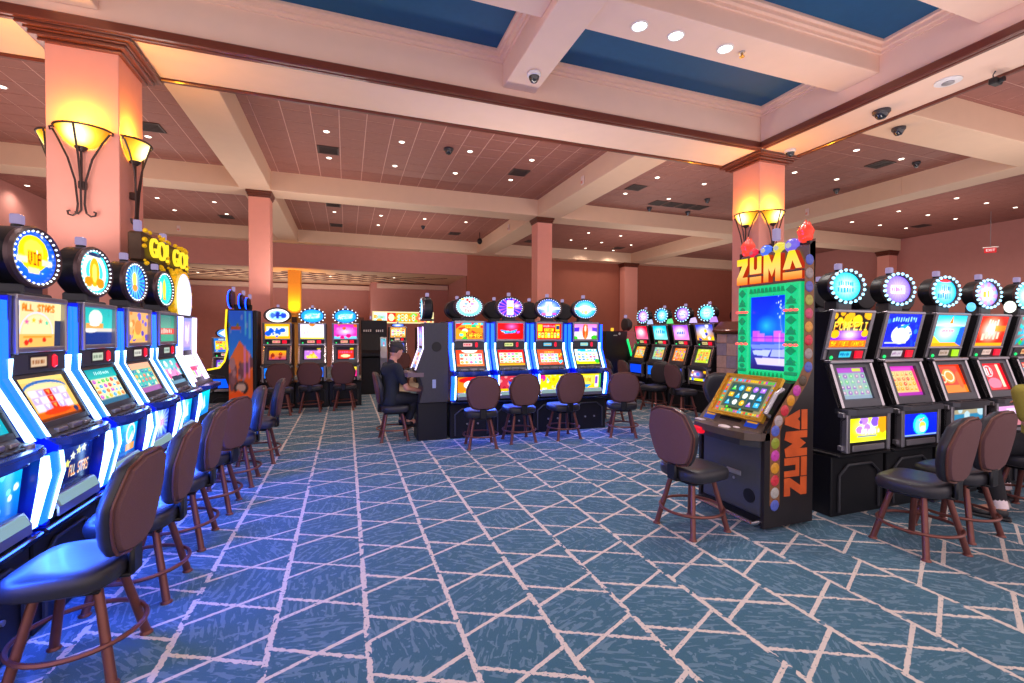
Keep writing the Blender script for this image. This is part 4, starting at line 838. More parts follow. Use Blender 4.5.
def tall_cabinet():
    t = thing('video_slot_cabinet', 'tall slot cabinet with a green carved screen frame and glowing ZUMA sign', 'slot machine', (2.97, 2.99, 0), -PI/2)
    # local: x right seen from the front = room -y; y back = room +x
    hw = .345
    obj('body', MB().prism([(.02, .03), (.50, .03), (.50, 2.24), (.45, 2.24), (.45, 1.14), (.30, 1.12), (.03, .80), (.02, .62)], -hw+.03, hw-.03), BLACK, t, 0)
    fr = obj('front_door', MB().rbox(-hw+.04, hw-.04, .005, .04, .10, .68, .012), mat('lower_door_plastic', '4a4d58', .38, var=.1), t)
    obj('lock_plate', MB().rbox(-.03, .12, -.002, .008, .37, .41, .004).lathe([(.012, 0), (.012, .008)], (.05, .004, .34), 10, 'y'), STEEL, fr)
    obj('speaker_grille', MB().lathe([(.055, 0), (.055, .004)], (.2, .004, .24), 20, 'y'), BLACK, fr)
    obj('foot_rail', MB().tube([(-.31, .03, .075), (-.31, -.075, .07), (.31, -.075, .07), (.31, .03, .075)], .018, 8), CHROME, t)
    prof = [(-.005, .03), (.50, .03), (.50, 2.24), (.44, 2.24), (.44, 1.20), (.36, 1.13), (.02, .78), (-.005, .70)]
    cols = ['5a6ac8', 'b8b4ae', 'd83848', 'e8a030', 'd048b0', '9aa838', '5a6ac8', 'b8a8a8', 'd83848', 'e89a28', 'd048b0', '584838', '5a6ac8', 'a89898', 'd83848', 'e8a040', 'd05070', 'b8b050', '6a6ac0', 'a09090']
    path = [(.10, .20+i*.095) for i in range(7)]+[(.13+i*.062, .845+i*.075) for i in range(5)]+[(.435, 1.25+i*.105) for i in range(9)]
    for sx, nm in ((1, 'side_panel'), (-1, 'side_panel')):
        sp = obj(nm, MB().prism(prof, *sorted((sx*(hw-.03), sx*hw))), mat('side_art_laminate', '241d1e', .35, var=.3, scale=9), t, 0)
        if sx > 0:
            tr = MB()
            L1, L2 = [], []
            for i in range(len(path)):
                p0, p1 = Vector(path[max(i-1, 0)]), Vector(path[min(i+1, len(path)-1)]); q = (p1-p0).normalized(); nn = Vector((-q.y, q.x))*.05
                L1.append(tuple(Vector(path[i])+nn)); L2.append(tuple(Vector(path[i])-nn))
            for i in range(len(path)-1): tr.prism([L1[i], L1[i+1], L2[i+1], L2[i]], hw, hw+.0015)
            obj('stone_path', tr, mat('printed_brick_path', '8a5a38', .5, var=.45, scale=40), sp, 0)
            for i, p in enumerate(path):
                c = cols[i % len(cols)]
                obj('stone_ball', MB().ball((hw+.003, p[0], p[1]), .043, 12, 7, .16, 1, 1).ball((hw+.009, p[0]-.013, p[1]+.01), .009, 6, 4, .3, 1, 1).ball((hw+.009, p[0]+.013, p[1]+.01), .009, 6, 4, .3, 1, 1), mat('ball_print_'+c, c, .35, var=.35, scale=40), sp)
            # upright ZUMA lettering, read from the bottom up
            g = bpy.data.objects.new('side_lettering', None); C.objects.link(g); g.parent = t; g['label'] = 'orange red ZUMA lettering running up the side'
            nm_ = mat('orange_red_print', 'f0602a', .4, var=.5, scale=6)
            Zs = [('letter_z', .19, .36), ('letter_u', .37, .55), ('letter_m', .56, .80), ('letter_a', .81, 1.0)]
            shapes = {'letter_z': [[(0, 1), (1, 1), (1, .74), (.52, .28), (1, .28), (1, 0), (0, 0), (0, .26), (.5, .74), (0, .74)]],
                      'letter_u': [[(0, 1), (.32, 1), (.32, .5), (.62, .5), (.62, 1), (1, 1), (1, .34), (0, .34)], [(0, .26), (1, .26), (1, 0), (0, 0)]],
                      'letter_m': [[(0, 0), (0, .94), (.32, 1), (.5, .64), (.68, 1), (1, .94), (1, 0), (.72, 0), (.72, .34), (.5, .06), (.3, .34), (.3, 0)]],
                      'letter_a': [[(.3, 1), (.62, 1), (1, .34), (.66, .34), (.55, .44), (.42, .34), (0, .34)], [(0, .26), (1, .26), (1, 0), (0, 0)]]}
            for nm2, a, b in Zs:
                mb = MB()
                for P in shapes[nm2]:
                    # letter x -> up (z), letter y -> towards the front (-y)
                    q = [(.43-.235*py, .10+.82*(a+(b-a)*px)) for px, py in P]; mb.prism(q, hw, hw+.004)
                obj(nm2, mb, nm_, g, 0)
    # console
    obj('console', MB().slab([(-hw, .10), (hw, .10), (hw, -.04), (.27, -.125), (.12, -.15), (-.12, -.15), (-.27, -.125), (-hw, -.04)], .70, .755).prism([(.34, 1.12), (.36, 1.10), (.12, .70), (-.01, .70), (-.02, .755)], -hw+.002, hw-.031), mat('console_bronze', '6a5a52', .35, .3), t, 25)
    obj('console_apron', MB().slab([(-hw+.02, .08), (hw-.02, .08), (hw-.03, -.03), (.2, -.10), (-.2, -.10), (-hw+.03, -.03)], .645, .70), GREY, t, 20)
    obj('red_badge', MB().rbox(-.26, -.15, -.165, -.11, .665, .72, .01), glow('red_badge_lamp', 'ff1430', .9), t)
    e1 = Art(24, 16, '284898').rect(.1, .1, .9, .4, 'e8a030')
    for x in (-.24, .2): panel('pay_card', x-.06, x+.06, (-.01, .762), (.045, .835), e1, t, .7)
    obj('bill_acceptor', MB().prism([(.0, .77), (.045, .83), (.055, .815), (.01, .755)], -.13, .09), BLACK, t, 0)
    obj('buttons', MB().rbox(-.33, -.24, -.07, -.03, .755, .768, .005).ball((.03, -.085, .757), .035, 12, 6, 1.7, 1, .45).ball((-.27, -.03, .757), .02, 10, 6, 1.4, 1, .5).ball((.1, -.03, .76), .02, 10, 6, 1.6, 1, .4), mat('pearl_button', 'e0d0d4', .3), t)
    obj('handle', MB().tube([(.325, .20, 1.08), (.325, .13, 1.05), (.325, .02, .90), (.325, .06, .88)], .018, 8), STEEL, t)
    # tilted lower screen with a gold frame
    b0, t0 = (.035, .845), (.225, 1.125)
    fm = MB()
    def onp(u, v, off=0): y = b0[0]+(t0[0]-b0[0])*v; z = b0[1]+(t0[1]-b0[1])*v; l = math.hypot(t0[0]-b0[0], t0[1]-b0[1]); return (u, y-off*(t0[1]-b0[1])/l, z+off*(t0[0]-b0[0])/l)
    gold = mat('gold_frame', 'd8a838', .28, .8)
    for a, b_, c, d in ((-.25, .31, -.09, .0), (-.25, .31, 1.0, 1.08), (-.25, -.215, 0, 1.0), (.275, .31, 0, 1.0)):
        P = [onp(a, c, 0), onp(b_, c, 0), onp(b_, d, 0), onp(a, d, 0)]; Q = [onp(a, c, .03), onp(b_, c, .03), onp(b_, d, .03), onp(a, d, .03)]
        fm.add(P+Q, [(3, 2, 1, 0), (4, 5, 6, 7), (0, 1, 5, 4), (1, 2, 6, 5), (2, 3, 7, 6), (3, 0, 4, 7)])
    obj('lower_screen_frame', fm, gold, t, 0)
    rl = Art(110, 80, '8a8468'); r2 = random.Random(5)
    for i in range(22):
        for (x, y) in ((.02+i*.044, .03), (.02+i*.044, .9)): rl.rect(x, y, x+.03, y+.055, r2.choice(SYM+['e070b0', '50c0e0', 'c0c860']))
    for j in range(13):
        for x in (.02, .94): rl.rect(x, .08+j*.065, x+.04, .125+j*.065, r2.choice(SYM+['9060d0', '40c080']))
    rl.rect(.1, .13, .9, .82, '50584a').reels(.13, .17, .87, .78, 5, 3, '2c5058', ['58b8f0', 'f0f0e8', '60c860', 'f0b030', 'b080e0', '3090e0'], 7, '686848').rect(.2, .83, .8, .88, '303828').specks(5, ['40c0e0', '60c840'], .02, 3, (.2, .83, .8, .88))
    y0, z0 = onp(0, 0, .006)[1:]; y1, z1 = onp(0, 1, .006)[1:]
    panel('lower_screen', -.215, .275, (y0, z0), (y1, z1), rl, t, 1.0)
    # upper screen in its green frame
    F0 = .425
    art = Art(90, 120).grad(0, 0, 1, .55, '0838d8', '1858e0').grad(0, .55, 1, 1, '5870d8', '302860')
    art.halo(.9, .4, .5, .4, '5088f0', .7).specks(16, ['f8f0d0', 'c8d8ff'], .014, 2, (.72, .0, 1, .3)).ell(.95, .33, .12, .2, 'b0b0e8', .5, .8)
    for i, x in enumerate((.06, .2, .42, .66, .86)): art.rect(x, .47+.03*((i*7) % 3), x+.21, .62, ('b868d8', 'c878e0')[i % 2])
    art.rect(.05, .56, .95, .565, '7838a8').poly([(0, .66), (.95, .64), (1, .7), (.05, .72)], '8090e0').poly([(.05, .74), (.6, .72), (.5, .82), (.1, .8)], 'b8c0f0').poly([(.62, .72), (1, .71), (1, .82), (.56, .82)], 'a8b0ec').poly([(.12, .84), (1, .83), (1, .93), (.2, .93)], 'd0c8f0').rect(.8, .5, .83, .9, 'd8e0ff', .4)
    art.halo(.45, .4, .32, .16, '50b8f0', .9)     # a plain blue glow stands where a cartoon figure was
    panel('upper_screen', -.185, .17, (F0-.012, 1.20), (F0-.012, 1.83), art, t, 1.05)
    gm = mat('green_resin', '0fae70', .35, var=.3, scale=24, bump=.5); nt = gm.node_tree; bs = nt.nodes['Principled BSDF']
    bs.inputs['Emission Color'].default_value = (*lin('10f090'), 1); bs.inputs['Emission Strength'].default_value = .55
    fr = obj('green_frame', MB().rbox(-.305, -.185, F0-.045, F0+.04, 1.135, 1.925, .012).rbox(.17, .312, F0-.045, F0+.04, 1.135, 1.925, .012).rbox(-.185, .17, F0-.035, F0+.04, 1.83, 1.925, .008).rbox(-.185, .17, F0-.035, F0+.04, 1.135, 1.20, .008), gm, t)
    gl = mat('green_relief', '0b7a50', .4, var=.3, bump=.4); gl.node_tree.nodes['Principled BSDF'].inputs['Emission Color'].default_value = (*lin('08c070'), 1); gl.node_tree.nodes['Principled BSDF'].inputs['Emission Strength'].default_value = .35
    rf = MB(); r3 = random.Random(3)
    for x0, x1 in ((-.29, -.20), (.185, .297)):
        cx = (x0+x1)/2
        for j in range(9):
            z = 1.175+j*.082; k = j % 3
            if k == 0: rf.rbox(x0, x1, F0-.058, F0-.04, z, z+.03, .006).ball((cx, F0-.046, z+.052), .02, 8, 5, 1.4, .6, 1)
            elif k == 1: rf.plate([(x0+.01, z), (x1-.01, z), (cx, z+.065)], F0-.057, F0-.04).ball((x0+.03, F0-.048, z+.03), .012, 8, 5).ball((x1-.03, F0-.048, z+.03), .012, 8, 5)
            else: rf.plate([(cx, z), (x1-.01, z+.035), (cx, z+.07), (x0+.01, z+.035)], F0-.057, F0-.04)
    for i in range(9): rf.plate([(-.175+i*.039, 1.15), (-.15+i*.039, 1.15), (-.162+i*.039, 1.185)], F0-.045, F0-.03).plate([(-.175+i*.039, 1.86), (-.145+i*.039, 1.86), (-.153+i*.039, 1.90), (-.167+i*.039, 1.90)], F0-.045, F0-.03)
    obj('carved_relief', rf, gl, fr, 30)
    rl_ = MB()
    for z in (1.42, 1.70):
        for cx in (-.245, .241):
            for dx in (-.045, 0, .045): rl_.ball((cx+dx, F0-.056, z), .02, 8, 5, 1.3, .6, .55)
    obj('red_lamps', rl_, glow('red_bar_lamp', 'ff4a4a', 2.4), fr)
    obj('screen_hood', MB().rbox(-hw+.031, hw-.031, F0-.07, .46, 1.09, 1.133, .01), BLACK, t)
    # glowing sign
    obj('sign_back', MB().prism([(.425, 1.926), (.50, 1.926), (.50, 2.26), (.43, 2.20)], -hw+.03, hw), mat('sign_stone', '6b5a58', .6, var=.2), t, 0)
    letters('sign', .64, .23, .05, carve_mat(), t, -.305, F0-.005, 1.945)
    for i, (x, c, r) in enumerate(((-.19, 'f02040', .045), (-.06, '4878ff', .052), (.07, 'f0e040', .052), (.19, '7868e8', .06))):
        bl = obj('lit_ball', MB().ball((x, .45, 2.225), r, 14, 9), glow('lit_ball_'+c, c, 1.0), t)
        obj('ball_face', MB().ball((x, .45-r*.75, 2.225), r*.5, 10, 6, 1, .6, .9), glow('lit_ball_face_'+c, 'ffffff' if c != 'f02040' else 'ff8090', .5), bl)
    for x, z in ((-.27, 2.25), (.29, 2.275)):
        f = MB().ball((x, .46, z), .055, 12, 8, 1.05, .8, .85)
        obj('flame_ornament', f.lathe([(.05, z+.01), (.062, z+.05), (.045, z+.085), (.02, z+.105), (.002, z+.14)], (x, .46, 0), 10).lathe([(.02, z+.07), (.014, z+.1), (.001, z+.125)], (x+.03, .46, 0), 8), glow('flame_light', 'ff4630', 1.0), t)
    cl = obj('candle_light', MB().rbox(-.005, .045, .44, .49, 2.30, 2.40, .006), E_CANDLE, t)
tall_cabinet()

# ------------------------------------------------------------------ end machine with the seated man
def end_machine():
    t = thing('slot_machine', 'charcoal slot machine at the end of the middle bank with a speaker in its side', 'slot machine', (.93, 6.73, 0), -PI/2)
    obj('stand', MB().rbox(-.20, .20, .0, .42, 0, .535, .01), BLACK, t, 0)
    pr = [(.02, .54), (.42, .54), (.42, 1.655), (.10, 1.655), (.07, 1.60), (.075, 1.30), (-.03, 1.0), (.03, .90), (.08, .74)]
    obj('cabinet', MB().prism(pr, -.20, .20), GREY, t, 0)
    for sx in (-1, 1):
        sp = obj('side_panel', MB().prism(pr, *sorted((sx*.201, sx*.235))), mat('side_charcoal', '3c3b42', .45, var=.15), t, 0)
        obj('speaker_grille', MB().lathe([(.07, 0), (.066, .006)], (0, 0, 0), 24, 'y').xf(Matrix.Translation((sx*.234, .26, 1.32)) @ Matrix.Rotation(sx*PI/2, 4, 'Z')), BLACK, sp)
        obj('service_plate', MB().rbox(*sorted((sx*.234, sx*.239)), .20, .25, .74, .86, .001), mat('pale_sticker', 'a8b4dc', .4), sp, 0)
        obj('edge_strip', MB().prism([(.062, 1.60), (.067, 1.30), (-.04, 1.0), (-.028, 1.0), (.08, 1.30), (.075, 1.60)], *sorted((sx*.20, sx*.236))), E_VIOLET, sp, 0)
    dk = obj('console', MB().slab([(-.24, .08), (.24, .08), (.23, -.14), (.12, -.19), (-.12, -.19), (-.23, -.14)], .90, .96), mat('taupe_console', '7a6468', .35), t, 20)
    obj('buttons', MB().rbox(-.18, .18, -.14, -.1, .96, .975, .006), STEEL, dk)
    panel('reel_screen', -.19, .19, (-.025, 1.02), (.072, 1.295), reel(31, 'e8d8d8', '8090c0', SYM), t, .9, (24, 20)); panel('top_screen', -.19, .19, (.071, 1.33), (.066, 1.60), misc(4, '4060d0', 'a0c0ff', SYM), t, .9, (24, 18))
    topper(t, crown('2090f0', 'c0f0ff', '60c8ff'), .10, 1.86, .16, .165, 1.2, RINGM, (E_BULB, 0), False)
end_machine()

# ------------------------------------------------------------------ desert pictured end machine
def desert_machine():
    t = thing('slot_machine', 'slot machine with a desert mountain painted on its side and a yellow lit front edge', 'slot machine', (-2.14, 10.26, 0), -PI/2)
    pr = [(.06, .03), (.46, .03), (.46, 1.93), (.02, 1.95), (.0, 1.6), (.03, 1.2), (-.02, .98), (-.10, .86), (-.30, .82), (-.30, .74), (-.02, .70), (.04, .5)]
    obj('cabinet', MB().prism(pr, -.25, .25), BLACK, t, 0)
    art = Art(60, 120).grad(0, 0, 1, .5, '1868d0', '2a88d8').poly([(0, .55), (.05, .48), (.45, .30), (.9, .44), (1, .5), (1, .7), (0, .7)], 'd07a50').rect(0, .6, 1, 1, 'c86838').specks(24, ['806068', 'a08088', '705058', 'b89898'], .09, 4, (.05, .52, .95, .78)).specks(7, ['708048', '7890d0'], .05, 6, (0, .05, .9, .25)).rect(.1, .16, .5, .19, 'a05838').ell(.5, .78, .3, .07, '302830').ell(.5, .775, .2, .045, 'c0a8a0').poly([(0, .85), (.4, .8), (1, .9), (1, 1), (0, 1)], 'e06018').rect(.62, .35, .72, .68, 'd090d0', .7).rect(.8, .4, .88, .68, 'd8a0e0', .6).rect(.66, 0, .74, .25, '80d8ff', .7).rect(.84, .02, .94, .28, 'a0e8ff', .6)
    # printed side facing the aisle
    nx, ny = 30, 60; P = []; UV = []
    for j in range(ny+1):
        for i in range(nx+1): u, v = i/nx, j/ny; P.append((.2515, .05+.40*u, .05+1.88*v)); UV.append((u, v))
    Fc = [(j*(nx+1)+i, j*(nx+1)+i+1, (j+1)*(nx+1)+i+1, (j+1)*(nx+1)+i) for j in range(ny) for i in range(nx)]
    obj('side_picture', colour_mesh('side_picture', np.array(P), np.array(UV), Fc, art, print_mat()), None, t)
    ed = [(y, z) for y, z in ((.02, 1.95), (.0, 1.6), (.03, 1.2), (-.02, .98), (-.10, .86), (-.30, .82))]
    obj('yellow_edge', MB().tube([(.252, y, z) for y, z in ed], .016, 6), E_YEL, t)
    obj('console', MB().rbox(-.24, .24, -.34, -.02, .76, .80, .02), GLOSS, t)
    obj('back_cabinet', MB().rbox(-.24, .26, .462, .52, 0, 1.94, .01), mat('navy_black', '10141f', .35), t, 0)
    panel('front_screen', -.22, .22, (-.005, 1.1), (-.01, 1.85), misc(3, 'e0a040', '4060c0', SYM), t, 1., (20, 30))
    for k, (y, z) in enumerate(((.08, 2.16), (.25, 2.12), (.36, 2.08))):
        d = obj('topper_disc', MB().lathe([(.17-.03*k, 0), (.17-.03*k, .05), (.14-.03*k, .07)], (0, 0, 0), 24, 'y', 1.3, 1).xf(Matrix.Translation((0, y, z))), BLACK, t)
        obj('blue_rim', MB().tube([(1.3*(.17-.03*k)*math.cos(a*PI/12), y-.05, z+(.17-.03*k)*math.sin(a*PI/12)) for a in range(24)], .01, 6, True), E_EDGE, d)
        obj('candle_light', MB().rbox(-.03, .03, y-.02, y+.03, z+.15-.03*k, z+.24-.03*k, .006), E_CANDLE, d)
    obj('topper_post', MB().rbox(-.05, .05, .1, .4, 1.93, 2.06, .01), BLACK, t)
desert_machine()

# ------------------------------------------------------------------ gold sign wheel machines at the end of the near row
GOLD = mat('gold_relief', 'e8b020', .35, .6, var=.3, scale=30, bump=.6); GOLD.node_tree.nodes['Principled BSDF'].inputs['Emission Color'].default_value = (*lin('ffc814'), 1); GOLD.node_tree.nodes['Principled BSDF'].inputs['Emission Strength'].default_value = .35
def wheel_machine(yy, lb):
    t = thing('wheel_slot_machine', lb, 'slot machine', (-1.45, yy, 0), PI/2)
    obj('stand', MB().rbox(-.33, .33, .03, .62, 0, .5, .01), BLACK, t, 0)
    obj('cabinet', MB().prism(PA, -.31, .31), GREY, t, 0)
    obj('console', MB().slab([(-.3, .06), (.3, .06), (.3, -.04), (.2, -.12), (-.2, -.12), (-.3, -.04)], .92, .96), DECK, t, 20)
    panel('reel_screen', -.16, .16, (.046, 1.033), (.150, 1.266), Art(40, 30, 'f4f0ff').rect(0, .5, 1, .7, 'd04060').specks(10, ['c0f0e0', 'e080c0', 'a0e080'], .08, 2, (0, .7, 1, 1)), t, 1.1)
    panel('top_screen', -.16, .16, (.150, 1.32), (.140, 1.66), Art(40, 30, '8890c8').rect(.2, .1, .8, .9, 'b8a8d8').scrib(.3, .2, .7, .8, 'e8e0ff', 4, 1), t, 1.)
    for sx in (-1, 1):
        for k, x in enumerate((.19, .265)):
            obj('light_tube', MB().prism([(.128, 1.67), (.135, 1.28), (.150, 1.28), (.145, 1.67)], sx*x-.018, sx*x+.018).prism([(.132, 1.275), (.01, 1.0), (.03, 1.0), (.15, 1.275)], sx*x-.018, sx*x+.018), E_VIOLET, t, 0)
    panel('belly_glass', -.25, .25, (.022, .62), (.0, .87), Art(40, 20).grad(0, 0, 1, 1, '30d0f0', '1880d0').poly([(.5, .8), (.6, .1), (.75, .7)], 'e0fff8'), t, 1.)
    obj('wheel_mount', MB().rbox(-.16, .16, .24, .5, 1.68, 2.08, .02), BLACK, t)
    wa = Art(80, 80, 'f0f0ff'); wa.rays(.5, .5, 8, 'd8d0ff', .8, .1).rays(.5, .5, 4, 'ffd8f0', .7, .1, 9, .6).ell(.5, .5, .5, .5, '90a8e0', 1, .93).ell(.5, .5, .12, .12, 'a0c0e8').halo(.5, .5, .6, .6, 'ffffff', .5)
    wf = oval('wheel_face', (0, .165, 1.86), .24, .265, wa, t, 1.25)
    obj('wheel_rim', MB().lathe([(.285, 0), (.285, .05), (.262, .06)], (0, .24, 1.86), 36, 'y', .9, 1), GOLD, wf)
    nug = MB(); r = random.Random(int(yy*10))
    for k in range(26):
        a = 2*PI*k/26; q = .275+.03*r.random(); nug.ball((.9*q*math.cos(a), .19+.03*r.random(), 1.86+q*math.sin(a)), .022+.012*r.random(), 7, 5)
    obj('gold_nuggets', nug, GOLD, t)['kind'] = 'stuff'
    sx0, sx1, sy_ = -.06, 1.32, .50
    obj('sign_board', MB().rbox(sx0, sx1, sy_, sy_+.14, 2.24, 2.54, .02), mat('weathered_bronze', '4a3220', .5, .3, var=.4, scale=14), t)
    obj('sign_post', MB().rbox(.0, .25, .46, .60, 1.68, 2.26, .01), BLACK, t)
    nb = MB()
    for k in range(44): nb.ball((sx0+(sx1-sx0)*r.random(), sy_-.005, r.choice((2.225, 2.555))+.03*(r.random()-.5)), .012+.016*r.random(), 7, 5)
    for k in range(16): nb.ball((r.choice((sx0, sx1, .62))+.03*(r.random()-.5), sy_-.005, 2.24+.3*r.random()), .012+.014*r.random(), 7, 5)
    o = obj('gold_edge', nb, GOLD, t); o['kind'] = 'stuff'
    for k, cx in enumerate((.28, .96)):
        tx = text_mesh('lettering', 'GO!', .29, .012, glow('yellow_letters', 'ffe030', 1.25), t, .0); tx.location = (cx, sy_-.03, 2.39)
    for cx in (0., .7): obj('candle_light', MB().rbox(cx-.03, cx+.03, .54, .60, 2.55, 2.66, .006), E_CANDLE, t)
wheel_machine(5.80, 'wheel slot machine with glowing violet tubes under the golden GO! GO! sign')
# ------------------------------------------------------------------ farther machines
slot_b(-1.83, 11.5, 0, 'small slot machine with a red and white oval topper seen past the yellow lit edge', 'small far machines beyond the desert machine', dict(top=reel(41, 'fff0c0', 'f06828', SYM), disp=disp(), reel=reel(42, 'ffe8f0', '4060d0', SYM), belly=Art(40, 20, '2060e0'), crown=Art(40, 30, 'f04060').ell(.5, .5, .36, .36, '3858c8').ell(.5, .5, .28, .28, 'ffffff')), rx=.2, rz_=.11, z=1.80, bulbs=None).location.z = -.30
slot_b(-2.48, 11.5, 0, 'small slot machine with a blue diamond topper seen past the yellow lit edge', 'small far machines beyond the desert machine', dict(top=reel(43, 'f8d840', '3878c0', SYM), disp=disp(), reel=reel(44, 'e8d0f8', '7050c0', SYM), belly=Art(40, 20, '2060e0'), crown=Art(40, 30, '6090f0').poly([(.5, .05), (.9, .5), (.5, .95), (.1, .5)], 'ffffff')), rx=.2, rz_=.11, z=1.80, bulbs=None).location.z = -.30
slot_b(-4.1, 13.3, 0, 'dark slot machine with small bright signs far behind the player in the grey chair', None, dict(top=misc(8, '183048', '102030', ['30c0e0', 'f09030', '60e090']), disp=disp(), reel=misc(9, '102028', '182838', ['40d0e0', 'e0a040', '50a0e0']), belly=Art(40, 20, '102030'), crown=Art(40, 30, '204060').rect(.2, .2, .5, .6, '40d0ff')), rx=.2, rz_=.12, z=1.86, bulbs=None)
GJ = 'machines under the jackpot sign'
slot_b(1.47, 14.3, 0, 'slot machine with a peach top screen under the jackpot sign', GJ, dict(top=reel(51, 'fff0d8', 'f0a050', SYM), disp=disp(), reel=reel(52, 'f0f0ff', '5060c0', SYM), belly=Art(40, 20, '202838'), crown=crown('3050c0', '80a0ff', '4060d0')), rx=.2, rz_=.05, z=1.76, bulbs=None)
slot_b(2.30, 14.3, 0, 'slot machine with a blue and yellow top screen under the jackpot sign', GJ, dict(top=Art(60, 44).grad(0, 0, 1, 1, '3080e0', '30a040').ell(.5, .5, .3, .3, 'f8e040').scrib(.1, .05, .9, .2, 'c0e8ff', 7, 2), disp=disp(), reel=reel(53, 'e0f0d0', '40b060', SYM), belly=Art(40, 20, '3060c0'), crown=crown('3050c0', '80a0ff', '4060d0')), rx=.2, rz_=.05, z=1.76, bulbs=None)
def jackpot():
    t = thing('jackpot_sign', 'long yellow framed jackpot sign with dollar digits over two far machines', 'sign', (1.70, 15.0, 0))
    a = Art(160, 34, 'f0c860').rect(.0, .0, .22, 1, 'c8e8e0').rect(.22, 0, .36, 1, 'e83028').rect(.36, 0, .72, 1, 'c8922c').rect(.72, 0, 1, 1, 'f07858').specks(20, ['f8e890', 'e8a040', '88b040'], .03, 3)
    a.text('$88.8', .39, .14, .70, .88, 'b0fff0').text('48.', .76, .14, .98, .88, 'ffe0d8').ell(.29, .5, .05, .4, 'ffe8c0').scrib(.03, .3, .19, .7, '90b8b0', 7, 3)
    obj('board', MB().rbox(-.95, .95, 0, .2, 1.83, 2.20, .01), BLACK, t)
    panel('display', -.90, .90, (-.004, 1.87), (-.004, 2.16), a, t, 1.15)
    obj('frame', MB().rbox(-.95, .95, -.02, .0, 2.16, 2.20, .004).rbox(-.95, .95, -.02, 0, 1.83, 1.87, .004).rbox(-.95, -.9, -.02, 0, 1.83, 2.2, .004).rbox(.9, .95, -.02, 0, 1.83, 2.2, .004), glow('cream_edge_light', 'fff0b0', 1.1), t)
    obj('post', MB().box(-.7, -.62, .05, .13, 0, 1.83).box(.62, .7, .05, .13, 0, 1.83), BLACK, t, 0)
    obj('candle_light', MB().rbox(-1.02, -.97, .05, .1, 1.95, 2.05, .005), E_CANDLE, t)
jackpot()
def kiosk():
    t = thing('cash_kiosk', 'black cash kiosk with a tall back panel and white lettering by the far walkway', 'kiosk', (.64, 12.0, 0))
    obj('back_panel', MB().rbox(-.30, .33, .22, .36, 0, 1.84, .01), BLACK, t)
    obj('body', MB().prism([(.0, 0), (.22, 0), (.22, 1.50), (.1, 1.50), (.02, 1.1), (-.1, 1.02), (-.1, .95), (0, .9)], -.30, .14), BLACK, t, 0)
    lt = MB(); r = random.Random(4)
    for x0 in (-.24, -.19, -.14, -.09, .06, .11, .16, .21): lt.box(x0, x0+.022+.012*r.random(), .214, .219, 1.55, 1.60+.012*r.random())
    obj('lettering', lt, mat('white_print', 'e8e4e8', .5), t, 0)['kind'] = 'stuff'
    panel('screen', -.2, .06, (.03, 1.14), (.09, 1.42), Art(20, 16, '101820').rect(.2, .2, .5, .5, '404860').rect(.3, .8, .8, .9, 'b8a060'), t, .8)
    obj('side_terminal', MB().prism([(.0, 0), (.2, 0), (.2, 1.42), (.12, 1.42), (-.02, 1.05), (-.05, .9)], .15, .31), STEEL, t, 0)
    panel('side_screen', .17, .29, (-.006, 1.08), (.10, 1.38), Art(12, 20, '80b0c8').specks(8, ['e07090', 'f0e0f0', '50a0a0'], .15, 3), t, .9)
kiosk()
def green_machine():
    t = thing('slot_machine', 'plain black machine back with green glowing edge beyond the middle bank', 'slot machine', (6.40, 9.80, 0), PI/2)
    obj('stand', MB().rbox(-.3, .3, .06, .60, 0, .5, .008), BLACK, t, 0)
    obj('cabinet', MB().prism([(.66, .5), (.66, 1.58), (.08, 1.58), (.10, 1.35), (-.02, 1.0), (-.10, .9), (-.04, .5)], -.27, .27), BLACK, t, 0)
    for sx in (-1, 1): obj('green_edge', MB().prism([(.07, 1.40), (-.05, 1.0), (-.13, .9), (-.07, .5), (-.03, .5), (-.09, .9), (-.01, 1.0), (.10, 1.38)], *sorted((sx*.26, sx*.30))), E_GREEN, t, 0)
    obj('badge', MB().lathe([(.03, 0), (.03, .004)], (0, 0, 0), 16, 'y').xf(Matrix.Translation((-.272, .30, 1.52)) @ Matrix.Rotation(-PI/2, 4, 'Z')).rbox(-.276, -.271, .36, .46, 1.47, 1.49, .001), mat('silver_print', 'c0d0c8', .4), t)
    obj('beacon', MB().rbox(-.03, .03, .30, .36, 1.58, 1.66, .01), glow('amber_beacon', 'ffc030', 1.3), t)
green_machine()
def red_machine():
    t = thing('slot_machine', 'red glazed machine with a dark round topper beside the green edged one', 'slot machine', (6.74, 10.6, 0), -PI/2)
    obj('stand', MB().rbox(-.18, .18, .06, .5, 0, .5, .008), BLACK, t, 0)
    obj('cabinet', MB().prism([(.5, .5), (.5, 1.60), (.08, 1.60), (.12, 1.3), (-.02, .95), (.02, .5)], -.18, .18), mat('red_lacquer', 'c01822', .2, coat=.6), t, 0)
    obj('topper', MB().lathe([(.13, -.16), (.17, -.1), (.17, 0), (.14, .02)], (0, .2, 1.76), 20, 'y'), GREY, t)
    obj('red_glass', MB().prism([(.075, 1.58), (.11, 1.31), (.125, 1.31), (.09, 1.58)], -.15, .15), glow('red_panel_lamp', 'e01020', .8), t, 0)
    obj('candle_light', MB().rbox(-.03, .03, .2, .26, 1.94, 2.02, .005), E_CANDLE, t)
red_machine()
slot_b(8.3, 7.9, PI/2, 'dark backed slot machine half hidden behind the stone pedestal', None, pl, plain=True, rx=.22, rz_=.17, z=1.93)
